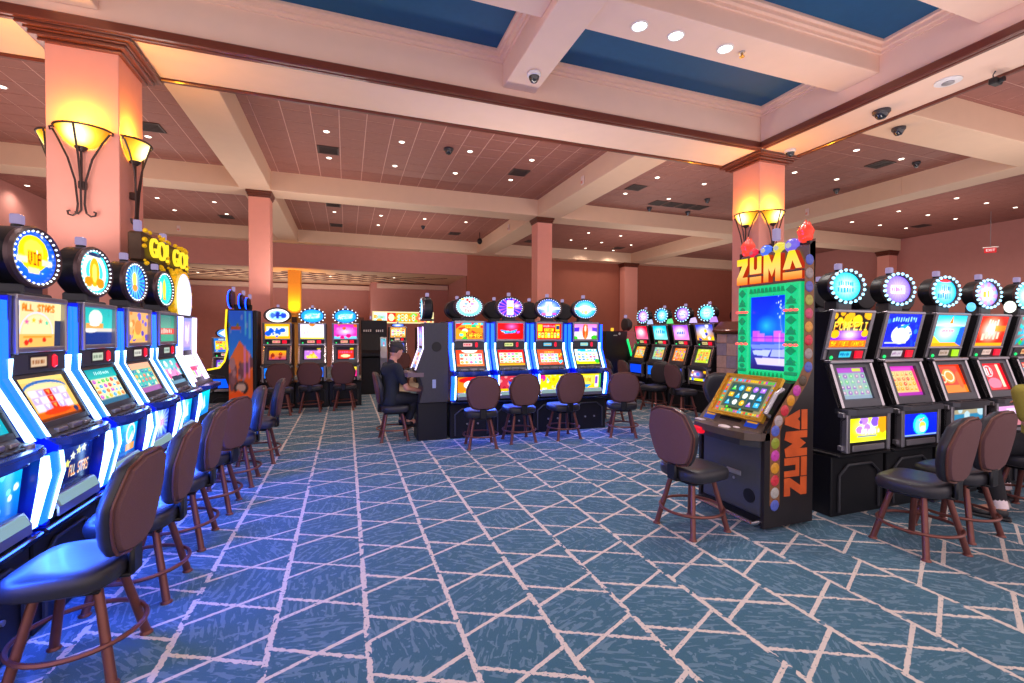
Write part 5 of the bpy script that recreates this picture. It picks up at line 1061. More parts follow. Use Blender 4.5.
# ------------------------------------------------------------------ casino stools (face +y)
def outline(pts, n=3):
    """rounded closed outline by corner cutting"""
    for _ in range(n):
        q = []
        for i in range(len(pts)):
            a, b = pts[i], pts[(i+1) % len(pts)]
            q += [(.75*a[0]+.25*b[0], .75*a[1]+.25*b[1]), (.25*a[0]+.75*b[0], .25*a[1]+.75*b[1])]
        pts = q
    return pts
BACK = [(-.125, .52), (.125, .52), (.185, .60), (.225, .745), (.215, .80), (.145, .955), (-.145, .955), (-.215, .80), (-.225, .745), (-.185, .60)]
def curved(pts, y0, y1, grow, tilt=.16, bow=.5):
    """cushion from an outline: front face y1, back y0, scaled about its centre; bowed around the sitter and tilted back"""
    cx, cz = 0, .735; mb = MB(); n = len(pts)
    def P(p, k, y):
        x, z = cx+(p[0]-cx)*k, cz+(p[1]-cz)*k
        return (x, y-tilt*(z-.5)+bow*x*x, z)
    layers = grow
    vs = [P(p, k, y) for k, y in layers for p in pts]
    fs = [(i*n+j, i*n+(j+1) % n, (i+1)*n+(j+1) % n, (i+1)*n+j) for i in range(len(layers)-1) for j in range(n)]
    k0, y_0 = layers[0]; k1, y_1 = layers[-1]
    for (i, k, y, rev) in ((0, k0, y_0, True), (len(layers)-1, k1, y_1, False)):
        # concentric cap so that the bow carries through the middle
        base = i*n; prev = list(range(base, base+n))
        for q in (.66, .33):
            o = len(vs); vs += [P(p, k*q, y+(.008 if not rev else -.004)*(1-q)) for p in pts]; cur = list(range(o, o+n))
            fs += [((prev[j], cur[j], cur[(j+1) % n], prev[(j+1) % n]) if not rev else (prev[(j+1) % n], cur[(j+1) % n], cur[j], prev[j])) for j in range(n)]; prev = cur
        o = len(vs); vs.append(P((cx, cz), 1, y+(.008 if not rev else -.004))); fs += [(prev[j], o, prev[(j+1) % n]) for j in range(n)]
    return mb.add(vs, fs)
ov = outline(BACK, 1)
ov = [((a[0]*3+b[0])/4, (a[1]*3+b[1])/4) if k else a for a, b in zip(ov, ov[1:]+ov[:1]) for k in (0, 1)]
SEATP = outline([(-.19, -.19), (.19, -.19), (.225, -.02), (.215, .17), (.14, .215), (-.14, .215), (-.215, .17), (-.225, -.02)], 2)
def seatmb():
    mb = MB(); n = len(SEATP); L = [(.90, .405), (.97, .415), (1.0, .44), (1.0, .462), (.965, .485), (.88, .497), (.6, .500), (.3, .496)]
    vs = [(x*k, y*k, z) for k, z in L for x, y in SEATP]
    fs = [(i*n+j, i*n+(j+1) % n, (i+1)*n+(j+1) % n, (i+1)*n+j) for i in range(len(L)-1) for j in range(n)]
    return mb.add(vs, fs+[tuple(range(n))[::-1], tuple((len(L)-1)*n+j for j in range(n))])
def legmb(sx, sy):
    a = (sx*.105, sy*.105, .40); b = (sx*.182, sy*.182, .006)
    mb = MB(); mb.tube([b, a], [.0205, .0185], 10)
    return mb.lathe([(.029, 0), (.029, .006), (.022, .014)], (b[0], b[1], 0), 10)
def stool(x, y, rz, label, group, turn=None):
    """turn: swivel of the seat over the legs"""
    t = thing('casino_stool', label, 'stool', (x, y, 0), rz, group); S = lambda key, name, fn, m, par=t: shared('st'+key, name, fn, m, par, 40)
    for sx in (-1, 1):
        for sy in (-1, 1): S('leg%d%d' % (sx, sy), 'leg', lambda: legmb(sx, sy), LEG)
    S('ring', 'foot_ring', lambda: MB().tube([(.235*math.cos(a*PI/18), .235*math.sin(a*PI/18), .165) for a in range(36)], .011, 6, True), LEG)
    top = [S('swivel', 'swivel_plate', lambda: MB().rbox(-.13, .13, -.13, .13, .372, .392, .006).lathe([(.07, .39), (.07, .406)], (0, 0, 0), 14), BLACK)]
    top.append(S('seat', 'seat', seatmb, VINYL))
    bk = S('back', 'backrest', lambda: curved(ov, 0, 0, [(.90, -.212), (1.0, -.200), (1.03, -.182), (1.0, -.162), (.93, -.140), (.82, -.128)]), VINYL); top.append(bk)
    S('shell', 'back_panel', lambda: curved(ov, 0, 0, [(.86, -.226), (.93, -.224), (.955, -.208)]), FABRIC, bk)
    S('edge', 'edge_trim', lambda: MB().tube([(x_*1.0, -.207-.16*(z_-.5)+.5*x_*x_, .735+(z_-.735)*1.0) for x_, z_ in ov], .0075, 6, True), PIPING, bk)
    top.append(S('brk', 'back_bracket', lambda: MB().rbox(-.05, .05, -.21, -.10, .397, .415, .006).rbox(-.045, .045, -.222, -.195, .40, .53, .01), BLACK))
    if turn:
        for o in top: o.rotation_euler = (0, 0, turn)
    return t
P2 = PI/2
GSL = 'stools along the row of blue lit machines'
for k, (x, y, tr, lb) in enumerate(((-1.13, 1.83, 0, 'black vinyl casino stool at the cut off blue belly glass, its back beyond the photo edge'),
    (-1.13, 2.60, -.06, 'large black vinyl stool in front of the VIP slot machine'),
    (-1.13, 3.24, .04, 'casino stool in front of the golden horseshoe slot machine'),
    (-1.13, 3.90, .0, 'casino stool in front of the tan map slot machine'),
    (-1.10, 4.57, -.35, 'casino stool turned with its flat back to the room, by the teal topper machine'),
    (-1.06, 5.28, .25, 'casino stool before the first gold sign machine'),
    (-.98, 6.12, .05, 'casino stool before the second gold sign machine, last of its row'))):
    if k: stool(x, y, P2, lb, GSL, tr)
GSM = 'stools along the middle bank'
for x, y, r, lb in ((1.69, 5.98, -.12, 'casino stool pulled up to the AY CARAMBA machine'), (2.29, 6.12, .0, 'casino stool between the AY CARAMBA and red winged machines'),
                    (2.97, 6.10, .05, 'casino stool pulled up to the red and yellow pay table machine'), (3.86, 5.95, -.45, 'casino stool turned aside at the pink screened machine')):
    stool(x, y, r, lb, GSM)
GSF = 'stools before the lobby bank'
for x, y, r, lb in ((-1.16, 9.52, .05, 'casino stool at the orange bordered machine before the lobby'), (-.66, 9.75, 0, 'casino stool at the machine with the white top screen before the lobby'), (-.04, 9.80, -.1, 'casino stool at the pink screened machine before the lobby')):
    stool(x, y, r, lb, GSF)
stool(.63, 6.78, -P2, 'casino stool carrying the man in the black cap', None)
stool(2.53, 2.92, -P2+.12, 'casino stool standing alone at the green framed cabinet', None)
GSR = 'stools along the black and chrome bank'
stool(3.83, 2.12, -.12, 'casino stool turned before the POMPEII machine', GSR, .28)
stool(4.42, 2.20, .0, 'casino stool before the white beast machine, beside the player in olive', GSR, .05)
stool(5.46, 2.2, .0, 'casino stool under the player in olive', GSR)
GSB = 'stools at the bank by the stone pedestal'
for x, y, r, lb in ((5.83, 7.00, -P2, 'casino stool before the white blue topper machine by the pedestal'), (5.75, 7.72, P2+.3, 'casino stool turned to show its black front, before the lilac screened machine'),
                    (5.72, 8.42, -P2-.1, 'casino stool before the cyan screened machine'), (5.70, 9.10, -P2, 'casino stool before the pink and white topper machine')):
    stool(x, y, r, lb, GSB)
stool(4.88, 5.0, 2.7, 'black vinyl stool showing its front between the green framed cabinet and the stone pedestal', None)
stool(4.28, 7.0, -P2+.5, 'casino stool just past the right end of the middle bank', None)
stool(1.5, 13.72, 0, 'casino stool before the peach screened machine under the jackpot sign', 'stools under the jackpot sign'); stool(2.3, 13.72, .3, 'casino stool before the blue and yellow machine under the jackpot sign', 'stools under the jackpot sign')
def lounge_chair(x, y, rz, lb):
    t = thing('lounge_chair', lb, 'chair', (x, y, 0), rz, 'grey padded chairs')
    obj('base', MB().lathe([(.26, 0), (.26, .03), (.05, .05), (.04, .40)], (0, 0, 0), 20), GREY, t)
    obj('seat', MB().rbox(-.27, .27, -.25, .28, .40, .52, .04, 2), GREYVINYL, t)
    obj('backrest', MB().rbox(-.25, .25, -.32, -.22, .50, 1.12, .04, 2).xf(Matrix.Translation((0, -.02, 0)) @ Matrix.Rotation(.14, 4, 'X')), GREYVINYL, t)
    for s in (-1, 1): obj('armrest', MB().rbox(*sorted((s*.25, s*.36)), -.18, .24, .62, .70, .03, 2), GREYVINYL, t); obj('arm_post', MB().rbox(*sorted((s*.28, s*.32)), -.06, .0, .46, .64, .006), STEEL, t)
lounge_chair(-2.66, 10.26, -P2, 'grey padded chair pulled up to the desert pictured machine')
# ------------------------------------------------------------------ people
SKIN = mat('skin', 'd8987c', .55, var=.06)
def skin_mesh(name, V, E, R, m, vox=.011, extra=None, it=5):
    """tapered limbs along the skeleton, fused into one continuous surface"""
    mb = MB(); R = [r if isinstance(r, tuple) else (r, r) for r in R]
    for i, j in E:
        a, b = Vector(V[i]), Vector(V[j]); d = (b-a).normalized(); wide = Vector((1, 0, 0)) if abs(d.x) < .8 else Vector((0, 1, 0))
        wide = (wide-d*wide.dot(d)).normalized(); deep = d.cross(wide); n = 14; vs = []
        for k in range(7):
            t = k/6; p = a.lerp(b, t); rx = R[i][0]*(1-t)+R[j][0]*t; ry = R[i][1]*(1-t)+R[j][1]*t
            vs += [p+wide*math.cos(2*PI*q/n)*rx+deep*math.sin(2*PI*q/n)*ry for q in range(n)]
        mb.add(vs, [(k*n+q, k*n+(q+1) % n, (k+1)*n+(q+1) % n, (k+1)*n+q) for k in range(6) for q in range(n)]+[tuple(range(n))[::-1], tuple(6*n+q for q in range(n))])
    for v, r in zip(V, R): mb.ball(tuple(v), 1, 14, 9, r[0], r[1], min(r))
    if extra: mb.add(extra.v, extra.f)
    out = mb.mesh(name, m, 0)
    o = bpy.data.objects.new(name+'_tmp', out); C.objects.link(o); r = o.modifiers.new('r', 'REMESH'); r.mode = 'VOXEL'; r.voxel_size = vox; sm = o.modifiers.new('sm', 'SMOOTH'); sm.factor = .5; sm.iterations = it
    bpy.context.view_layer.update(); out = bpy.data.meshes.new_from_object(o.evaluated_get(bpy.context.evaluated_depsgraph_get())); bpy.data.objects.remove(o)
    # keep the one continuous surface
    bm = bmesh.new(); bm.from_mesh(out); bm.verts.ensure_lookup_table(); seen = set(); best = []
    for v0 in bm.verts:
        if v0.index in seen: continue
        st_ = [v0]; seen.add(v0.index); comp = []
        while st_:
            q = st_.pop(); comp.append(q)
            for e in q.link_edges:
                o2 = e.other_vert(q)
                if o2.index not in seen: seen.add(o2.index); st_.append(o2)
        if len(comp) > len(best): best = comp
    keep = {q.index for q in best}; bmesh.ops.delete(bm, geom=[q for q in bm.verts if q.index not in keep], context='VERTS'); bm.to_mesh(out); bm.free()
    out.name = name; out.materials.clear(); out.materials.append(m); out.polygons.foreach_set('use_smooth', [True]*len(out.polygons)); return out
def person(x, y, rz, label, J, shirt, trousers, hair, shoe, sleeve=.5, cap=None, sock=None, vox=.0075):
    """J: joints in local space, figure faces +y"""
    t = thing('person', label, 'person', (x, y, 0), rz); v = {k: Vector(p) for k, p in J.items()}
    hd = v['head']; up = (hd-v['neck']).normalized(); fw = v.get('look', Vector((0, 1, 0))); fw = (fw-up*fw.dot(up)).normalized(); rt = fw.cross(up)
    M = Matrix(((rt.x, fw.x, up.x, hd.x), (rt.y, fw.y, up.y, hd.y), (rt.z, fw.z, up.z, hd.z), (0, 0, 0, 1)))
    names = ['pelvis', 'waist', 'chest', 'neck', 'head0']; V = [v['pelvis'], v['pelvis'].lerp(v['chest'], .45), v['chest'], v['neck'], v['neck'].lerp(hd, .5)]
    R = [(.145, .11), (.135, .10), (.15, .105), .055, .05]; E = [(0, 1), (1, 2), (2, 3), (3, 4)]
    def chain(start, pts, rs):
        p = start
        for q, r in zip(pts, rs): V.append(q); R.append(r); E.append((p, len(V)-1)); p = len(V)-1
        return p
    for s in 'lr':
        sh, el, wr = v['sh_'+s], v['el_'+s], v['wr_'+s]; hip, kn, an = v['hip_'+s], v['kn_'+s], v['an_'+s]; toe = v['toe_'+s]
        e = chain(2, [sh, sh.lerp(el, .5), el, el.lerp(wr, .4), wr], [.055, .047, .04, .037, .027])
        hand = (wr-el).normalized(); side = Vector((1 if s == 'l' else -1, 0, 0)); dn = hand.cross(side).normalized(); pm = wr+hand*.055
        chain(e, [pm], [(.036, .02)])
        chain(0, [hip, hip.lerp(kn, .55), kn, kn.lerp(an, .35), an, an.lerp(toe, .5)-Vector((0, 0, .0)), toe], [.085, .073, .056, .05, .036, .036, .028])
    ex = MB(); ex.ball((0, 0, 0), .1, 18, 12, .76, .96, 1.15).ball((0, .04, -.055), .065, 12, 8, .85, .8, .95).ball((0, .100, -.015), .017, 8, 6, .8, 1, 1.3)
    for s in (-1, 1): ex.ball((s*.078, -.005, -.01), .028, 8, 6, .35, .7, 1)
    ex.xf(M)
    for s in 'lr':
        el, wr = v['el_'+s], v['wr_'+s]; hand = (wr-el).normalized(); ax = Vector((1, 0, 0)) if abs(hand.x) < .8 else Vector((0, 1, 0)); ax = (ax-hand*ax.dot(hand)).normalized(); nrm = hand.cross(ax); nrm = nrm if nrm.z < 0 else -nrm
        pm = wr+hand*.075
        for k, (o_, L_) in enumerate(((-.027, .062), (-.009, .072), (.009, .068), (.026, .052))):
            a = pm+ax*o_; ex.tube([a-hand*.02, a+hand*L_*.5+nrm*.006, a+hand*L_*.85+nrm*.03, a+hand*L_*.9+nrm*.05], [.0105, .0105, .010, .009], 8)
        q = -1 if s == 'l' else 1; a = wr+hand*.03+ax*q*.024; ex.tube([a, a+hand*.03+ax*q*.025+nrm*.01, a+hand*.055+ax*q*.03+nrm*.025], [.012, .011, .008], 8)
    body = obj('body', skin_mesh('body', V, E, R, SKIN, vox, ex), None, t)
    # clothes follow the same skeleton a little wider
    Vs = [v['pelvis']+Vector((0, -.005, -.07)), v['pelvis'].lerp(v['chest'], .45), v['chest'], v['neck']-up*.03]; Rs = [(.172, .135), (.158, .122), (.178, .125), .066]; Es = [(0, 1), (1, 2), (2, 3)]
    for s in 'lr':
        sh, el, wr = v['sh_'+s], v['el_'+s], v['wr_'+s]; Vs += [sh, sh.lerp(el, .5), sh.lerp(el, min(1, sleeve*2))]; n = len(Vs); Rs += [.068, .062, .058]; Es += [(2, n-3), (n-3, n-2), (n-2, n-1)]
        if sleeve > .5: Vs += [el.lerp(wr, (sleeve-.5)*2)]; Rs += [.046]; Es += [(n-1, n)]
    obj('shirt', skin_mesh('shirt', Vs, Es, Rs, mat('cloth_'+shirt, shirt, .85, var=.15, scale=40, bump=.2), .013), None, t)
    Vt = [v['pelvis']]; Rt_ = [(.165, .13)]; Et = []
    for s in 'lr':
        hip, kn, an = v['hip_'+s], v['kn_'+s], v['an_'+s]; n = len(Vt); Vt += [hip, hip.lerp(kn, .55), kn, kn.lerp(an, .5), kn.lerp(an, .86)]; Rt_ += [.098, .086, .07, .062, .054]; Et += [(0, n), (n, n+1), (n+1, n+2), (n+2, n+3), (n+3, n+4)]
    obj('trousers', skin_mesh('trousers', Vt, Et, Rt_, mat('cloth_'+trousers, trousers, .85, var=.15, scale=40, bump=.2), .013), None, t)
    for s in 'lr':
        an, toe = v['an_'+s], v['toe_'+s]; d = (toe-an); d.z = 0; d.normalize(); a = math.atan2(-d.x, d.y); base = min(an.z, toe.z)-.045
        mb = MB(); mb.ball((0, .02, .05), .055, 12, 8, .85, 1.2, .95).ball((0, .12, .035), .05, 12, 8, .9, 1.5, .65).rbox(-.045, .045, -.06, .18, -.005, .018, .008)
        sl = obj('shoe', mb.xf(Matrix.Translation((an.x, an.y, base)) @ Matrix.Rotation(a, 4, 'Z')), mat('shoe_'+shoe, shoe, .5), t)
        if sock: obj('sock', MB().tube([an+Vector((0, 0, -.01)), an.lerp(v['kn_'+s], .16)], [.047, .05], 12), mat('sock_'+sock, sock, .8), t)
    hm = MB().ball((0, -.012, .025), .104, 18, 12, .80, .97, 1.08)
    hm.v = [(x_, y_ if y_ < .055 or z_ > .07 else .055, max(z_, -.06 if y_ < .0 else .035)) for x_, y_, z_ in hm.v]
    obj('hair', hm.xf(M), mat('hair_'+hair, hair, .6, var=.3, scale=60), t)
    em = MB()
    for s in (-1, 1): em.ball((s*.03, .082, .0), .011, 8, 6)
    obj('eyes', em.xf(M), mat('eye_dark', '2a2320', .3), t); obj('mouth', MB().ball((0, .088, -.062), .02, 10, 6, 1, .4, .25).xf(M), mat('lip', 'a8605a', .5), t)
    if cap:
        cm = MB().ball((0, -.008, .045), .112, 18, 10, .82, .98, .82); cm.v = [(a, b, max(c, .035)) for a, b, c in cm.v]
        cp = obj('cap', cm.xf(M), mat('cap_'+cap, cap, .8, bump=.2), t)
        obj('cap_brim', MB().ball((0, .115, .045), .07, 16, 6, 1, 1.0, .12).xf(M), mat('cap_brim_mat', '4a4440', .7), cp)
    return t
def seated(lean=.0, z=.50, knees=.44, foot=.20, arms=None, look=(0, 1, -.2), legx=.11):
    ch = Vector((0, -.03+lean*.36, z+.47)); nk = Vector((0, -.02+lean*.55, z+.62)); hd = Vector((0, .03+lean*.72, z+.76))
    J = dict(pelvis=(0, -.06, z+.12), chest=ch, neck=nk, head=hd, look=Vector(look))
    for s, q in (('l', -1), ('r', 1)):
        J['sh_'+s] = ch+Vector((q*.165, 0, .06)); J['el_'+s] = ch+Vector((q*.21, .11, -.20)); J['wr_'+s] = ch+Vector((q*.15, .33, -.14))
        J['hip_'+s] = (q*.09, .02, z+.085); J['kn_'+s] = (q*legx, knees, z+.07); J['an_'+s] = (q*legx, knees-.12, foot+.10); J['toe_'+s] = (q*legx*1.1, knees+.04, foot+.055)
    if arms: J.update(arms)
    return J
person(.62, 6.78, -P2+.35, 'seated person in a black cap and dark T-shirt playing the end machine', seated(.03, .50, knees=.30, foot=.16, look=(-.25, 1, -.5), arms=dict(el_r=(.23, .10, .74), wr_r=(.20, .28, .70), el_l=(-.22, .12, .76), wr_l=(-.15, .33, .86))), '20262f', '20222a', '3a2a22', '1a1a1c', cap='33302f', sleeve=.34)
Jo = seated(.12, .50, .36, .02, look=(0, 1, -.1), legx=.14); Jo['kn_l'] = (-.36, .16, .57); Jo['an_l'] = (-.46, .0, .10); Jo['toe_l'] = (-.52, .13, .055)
Jo['chest'] = Vector((.05, -.02, .96)); Jo['neck'] = Vector((.15, .0, 1.10)); Jo['head'] = Vector((.22, .04, 1.23)); Jo['el_l'] = (-.15, -.02, .78); Jo['wr_l'] = (.06, .10, .90); Jo['el_r'] = (.28, -.02, .78); Jo['wr_r'] = (.3, .14, .86)
person(5.47, 2.20, .0, 'seated person in an olive shirt, black trousers and white socks, cut by the photo edge', Jo, '9a8c34', '1b1a20', '5a4030', '28262a', sleeve=.4, sock='f0dce0')
person(-3.45, 12.3, -.3, 'small seated person with grey fair hair beyond the gold sign machines', seated(.1, .55), '3a4250', '24262e', 'b89a88', '222222')
lounge_chair(-3.45, 12.3, -.3, 'grey padded chair under the small far player')
# ------------------------------------------------------------------ sconces
def lamp(name, typ, loc, e, col, size=.1, rot=None, spot=None, blend=1., parent=None):
    ld = bpy.data.lights.new(name, typ); ld.energy = e; ld.color = lin(col)
    if typ in ('POINT', 'SPOT'): ld.shadow_soft_size = size
    if typ == 'SPOT': ld.spot_size = spot or 2.6; ld.spot_blend = blend
    o = bpy.data.objects.new(name, ld); C.objects.link(o); o.location = loc
    if rot: o.rotation_euler = rot
    if parent: o.parent = parent
    return o
def sconce(x, y, rz, label):
    """faces -y, wall at y=0, origin at the foot scroll"""
    t = thing('wall_sconce', label, 'lamp', (x, y, 2.70), rz, 'torch sconces on the big columns')
    n = 22; prof = [(.03, .70), (.10, .72), (.165, .78), (.205, .85), (.228, .895)]
    vs = []; 
    for r, z in prof:
        for k in range(n+1): a = PI+PI*k/n; vs.append((r*math.cos(a), r*math.sin(a)*.8-.004, z))
    m = n+1; fs = [(i*m+k, i*m+k+1, (i+1)*m+k+1, (i+1)*m+k) for i in range(len(prof)-1) for k in range(n)]
    obj('glass_bowl', MB().add(vs, fs), E_AMBER, t)
    obj('rim', MB().tube([(.236*math.cos(PI+PI*k/n), .236*math.sin(PI+PI*k/n)*.8-.004, .90) for k in range(n+1)], .011, 6), IRON, t)
    for s in (-1, 1):
        obj('arm', MB().tube([(s*.235, -.03, .90), (s*.262, -.035, .885), (s*.258, -.035, .86), (s*.235, -.04, .865), (s*.18, -.06, .76), (s*.10, -.075, .58), (s*.045, -.07, .36), (s*.028, -.06, .12), (s*.04, -.055, .03), (s*.075, -.05, .0), (s*.112, -.05, .012), (s*.118, -.05, .045), (s*.098, -.05, .05)], .0095, 6), IRON, t)
    obj('arm', MB().tube([(0, -.20, .90), (.0, -.17, .80), (0, -.11, .60), (0, -.07, .36), (0, -.06, .06), (-.03, -.055, .02), (-.055, -.05, .04)], .0095, 6), IRON, t)
    obj('cup', MB().lathe([(.02, .66), (.05, .69), (.055, .705)], (0, -.05, 0), 14).tube([(0, -.05, .66), (0, -.05, .30)], .011, 6).rbox(-.03, .03, -.06, -.001, .28, .36, .008), IRON, t)
    lamp('sconce_bulb', 'POINT', (0, -.10, .97), SCONCE_W, 'ffb428', .06, parent=t)
sconce(-2.56, 6.049, 0, 'amber torch sconce on the aisle front of the pink column over the blue row')
sconce(-2.259, 6.30, P2, 'amber torch sconce on the right hand side of the pink column over the blue row')
sconce(-2.871, 6.35, -P2, 'amber torch sconce on the far left side of the pink column, mostly hidden')
sconce(6.599, 6.28, -P2, 'amber torch sconce on the left face of the column behind the green framed cabinet')
sconce(6.86, 6.049, 0, 'amber torch sconce on the right face of the column behind the green framed cabinet')
# ------------------------------------------------------------------ downlights, vents, cameras
def downlight(x, y, z, label, group, e, em=E_DOWN, r=.052, col='ffeedd', spot=2.5):
    t = thing('downlight', label, 'lamp', (x, y, z), 0, group)
    shared('dl_ring%.3f' % r, 'trim_ring', lambda: MB().tube([(r*math.cos(a*PI/10), r*math.sin(a*PI/10), 0) for a in range(20)], r*.16, 6, True), mat('white_ring', 'e8ddd8', .4), t)
    shared('dl_lens%.3f%s' % (r, em.name), 'lens', lambda: MB().lathe([(r*.86, -.004), (r*.6, -.010), (.001, -.012)], (0, 0, 0), 16), em, t)
    if e: lamp('bulb', 'SPOT', (0, 0, -.05), e, col, .07, None, spot, 1., t)
groups = [('downlight in the tile bay over the middle bank', 'downlights of the bay over the middle bank', [(-.32, 8.65), (-.32, 9.92), (.95, 8.65), (.95, 9.92), (2.22, 8.65), (2.22, 9.92), (3.49, 8.65), (3.49, 9.92)]),
  ('small downlight in the far tile bay before the lobby', 'downlights of the bay before the lobby', [(-.32, 14.25), (.96, 14.2), (.96, 15.47), (2.23, 14.15), (3.5, 14.12)]),
  ('downlight in the tile bay beside the right column', 'downlights of the bay by the right column', [(9.03, 6.1), (10.3, 6.1), (10.3, 7.38), (9.03, 7.38), (7.77, 8.65), (6.48, 8.65), (7.77, 9.9), (6.48, 9.9)]),
  ('downlight in the tile bay along the right wall', 'downlights of the bay along the right wall', [(14.55, 7.35), (15.81, 7.35), (17.07, 7.33), (15.81, 8.65), (17.09, 8.65), (17.09, 9.95), (14.57, 8.67), (15.86, 9.96), (14.62, 9.98)]),
  ('small downlight in the far bay over the rust wall', 'downlights of the bay by the rust wall', [(7.81, 14.15), (9.1, 14.17), (9.08, 15.44), (10.4, 15.47), (9.08, 16.7), (10.4, 16.74), (7.8, 15.45)]),
  ('downlight in the tile bays behind the pink column', 'downlights of the bays behind the pink column', [(-3.3, 9.95), (-4.58, 14.36), (-3.29, 14.28), (-4.57, 15.61), (-3.28, 15.58), (-7.1, 14.23), (-4.58, 8.66), (-5.9, 9.95)])]
for lb, g, pts in groups:
    rows = sorted({round(p[1]*2.2) for p in pts})
    for x, y in pts:
        rk = round(y*2.2); row = sorted(p[0] for p in pts if round(p[1]*2.2) == rk)
        o_ = ('first', 'second', 'third', 'fourth', 'fifth', 'sixth')
        downlight(x, y, ZC-.003, '%s, %s row, %s from the left' % (lb, ('nearest', 'second', 'third', 'fourth', 'fifth', 'sixth')[rows.index(rk)], o_[row.index(x)]), g, DOWN_W)
downlight(3.01, 4.345, 4.857, 'bright recessed spotlight in the coffer beam, closest to the white dome camera', 'spotlights in the coffer beam', COFFER_W, E_COOL, .085, 'fff4ec', 2.7)
downlight(3.49, 4.345, 4.857, 'bright recessed spotlight in the coffer beam, middle of the three', 'spotlights in the coffer beam', COFFER_W, E_COOL, .085, 'fff4ec', 2.7)
downlight(4.19, 4.345, 4.857, 'bright recessed spotlight in the coffer beam, next to the sprinkler', 'spotlights in the coffer beam', COFFER_W, E_COOL, .085, 'fff4ec', 2.7)
GO_ = 'spotlights overhead in the coffer, beyond the photo'
for k, (x, y) in enumerate(((3.2, 2.8), (5.2, 2.8), (-.6, 4.34), (.9, 2.8), (3.6, .05))): downlight(x, y, 4.857, '%s spotlight in the coffer beams above the aisle, outside the photo' % ('first', 'second', 'third', 'fourth', 'fifth')[k], GO_, COFFER_W*.8, E_COOL, .085, 'fff4ec', 2.7)
for x, y, r, lb in ((-.32, 9.5, 0, 'square ceiling vent near the left beam over the middle bay'), (3.5, 9.4, 0, 'square ceiling vent near the right beam over the middle bay'), (-.33, 13.45, 0, 'far ceiling vent close behind the cross beam'), (-.3, 15.95, 0, 'far ceiling vent above the lobby fascia, left of two'), (3.52, 15.85, 0, 'far ceiling vent above the lobby fascia, right of two'),
    (10.21, 6.43, 0, 'square ceiling vent near the right hand cross beam'), (7.75, 10.3, 0, 'flat ceiling grille, first of four in a line'), (8.19, 10.3, 0, 'flat ceiling grille, second of four in a line'), (8.63, 10.3, 0, 'flat ceiling grille, third of four in a line'), (9.07, 10.3, 0, 'flat ceiling grille, fourth of four in a line'),
    (17.18, 9.58, 0, 'ceiling vent in the bay along the right hand wall'), (6.45, 9.41, 0, 'square ceiling vent beside the long centre beam'), (6.49, 16.18, 0, 'ceiling vent in the far bay by the centre column'), (10.3, 16.19, 0, 'ceiling vent in the far bay over the rust wall'), (-3.12, 9.47, 0, 'ceiling vent behind the pink column'), (-3.37, 15.96, 0, 'small far ceiling vent behind the gold signs')):
    t = thing('ceiling_vent', lb, 'vent', (x, y, ZC), 0, 'ceiling vents'); s = .19
    shared('v_f', 'frame', lambda: MB().rbox(-s, s, -s, -s+.03, -.02, -.001, .004).rbox(-s, s, s-.03, s, -.02, -.001, .004).rbox(-s, -s+.03, -s+.03, s-.03, -.02, -.001, .004).rbox(s-.03, s, -s+.03, s-.03, -.02, -.001, .004), mat('vent_metal', '4a3a38', .5), t)
    shared('v_b', 'backing', lambda: MB().box(-s+.03, s-.03, -s+.03, s-.03, -.006, -.001), BLACK, t)
    for k in range(5): o = shared('v_s', 'slat', lambda: MB().box(-s+.03, s-.03, -.012, .006, -.017, -.007), mat('vent_metal', '4a3a38', .5), t); o.location.y = -.12+.06*k
def dome(x, y, z, lb, white=False, r=.07):
    t = thing('dome_camera', lb, 'camera', (x, y, z), 0, 'dome cameras')
    shared('dm_b%s%.3f' % (white, r), 'housing', lambda: MB().lathe([(r*1.15, -.001), (r*1.15, -.03), (r*1.0, -.045)], (0, 0, 0), 20), mat('camera_white' if white else 'camera_black', 'e8e4e6' if white else '38343a', .4), t)
    shared('dm_g%.3f' % r, 'dome', lambda: MB().lathe([(r*.9, -.044), (r*.82, -.075), (r*.55, -.105), (.002, -.118)], (0, 0, 0), 20), mat('smoked_dome', '22242c', .08, coat=.8), t)
dome(2.22, 5.44, 4.768, 'white dome camera under the coffer beam end', True, .075)
dome(6.89, 4.33, 4.568, 'large black dome camera on the right soffit edge', False, .09)
dome(7.70, 4.60, 4.57, 'black dome camera on the right hand cross beam', False, .075)
dome(6.94, 5.76, 4.568, 'white dome camera at the capital of the right column', True, .075)
dome(1.81, 8.66, ZC-.001, 'black dome camera in the middle tile bay', False, .08)
for x, y, lb in ((2.33, 15.1, 'tiny dome camera in the far bay before the lobby'), (10.78, 6.11, 'dome camera in the tile bay close to the right hand cross beam'), (11.0, 7.88, 'dome camera close to the beam of the right hand bay'), (8.7, 9.57, 'dome camera above the line of four grilles'), (9.09, 10.75, 'dome camera against the cross beam, right of the grilles'), (7.81, 10.76, 'dome camera against the cross beam, left end of the grilles')): dome(x, y, ZC-.001, lb, False, .06)
t = thing('bracket_camera', 'dark bracket camera with a loose cable at the soffit edge', 'camera', (7.10, 3.24, ZS)); obj('mount', MB().tube([(0, 0, 0), (0, .02, -.03), (-.05, .0, -.05), (.02, .03, -.08)], .006, 6), GREY, t); obj('body', MB().rbox(-.07, .07, -.04, .04, -.16, -.09, .012).lathe([(.03, 0), (.03, .05)], (0, -.03, -.125), 12, 'y'), BLACK, t)
t = thing('round_speaker', 'white round fitting flush in the right soffit', 'fitting', (6.84, 3.56, ZS-.002)); obj('flange', MB().lathe([(.13, 0), (.13, -.012), (.085, -.02)], (0, 0, 0), 28), mat('camera_white', 'e8e4e6', .4), t); obj('insert', MB().lathe([(.06, -.018), (.06, -.03), (.03, -.034)], (0, 0, 0), 18), STEEL, t)
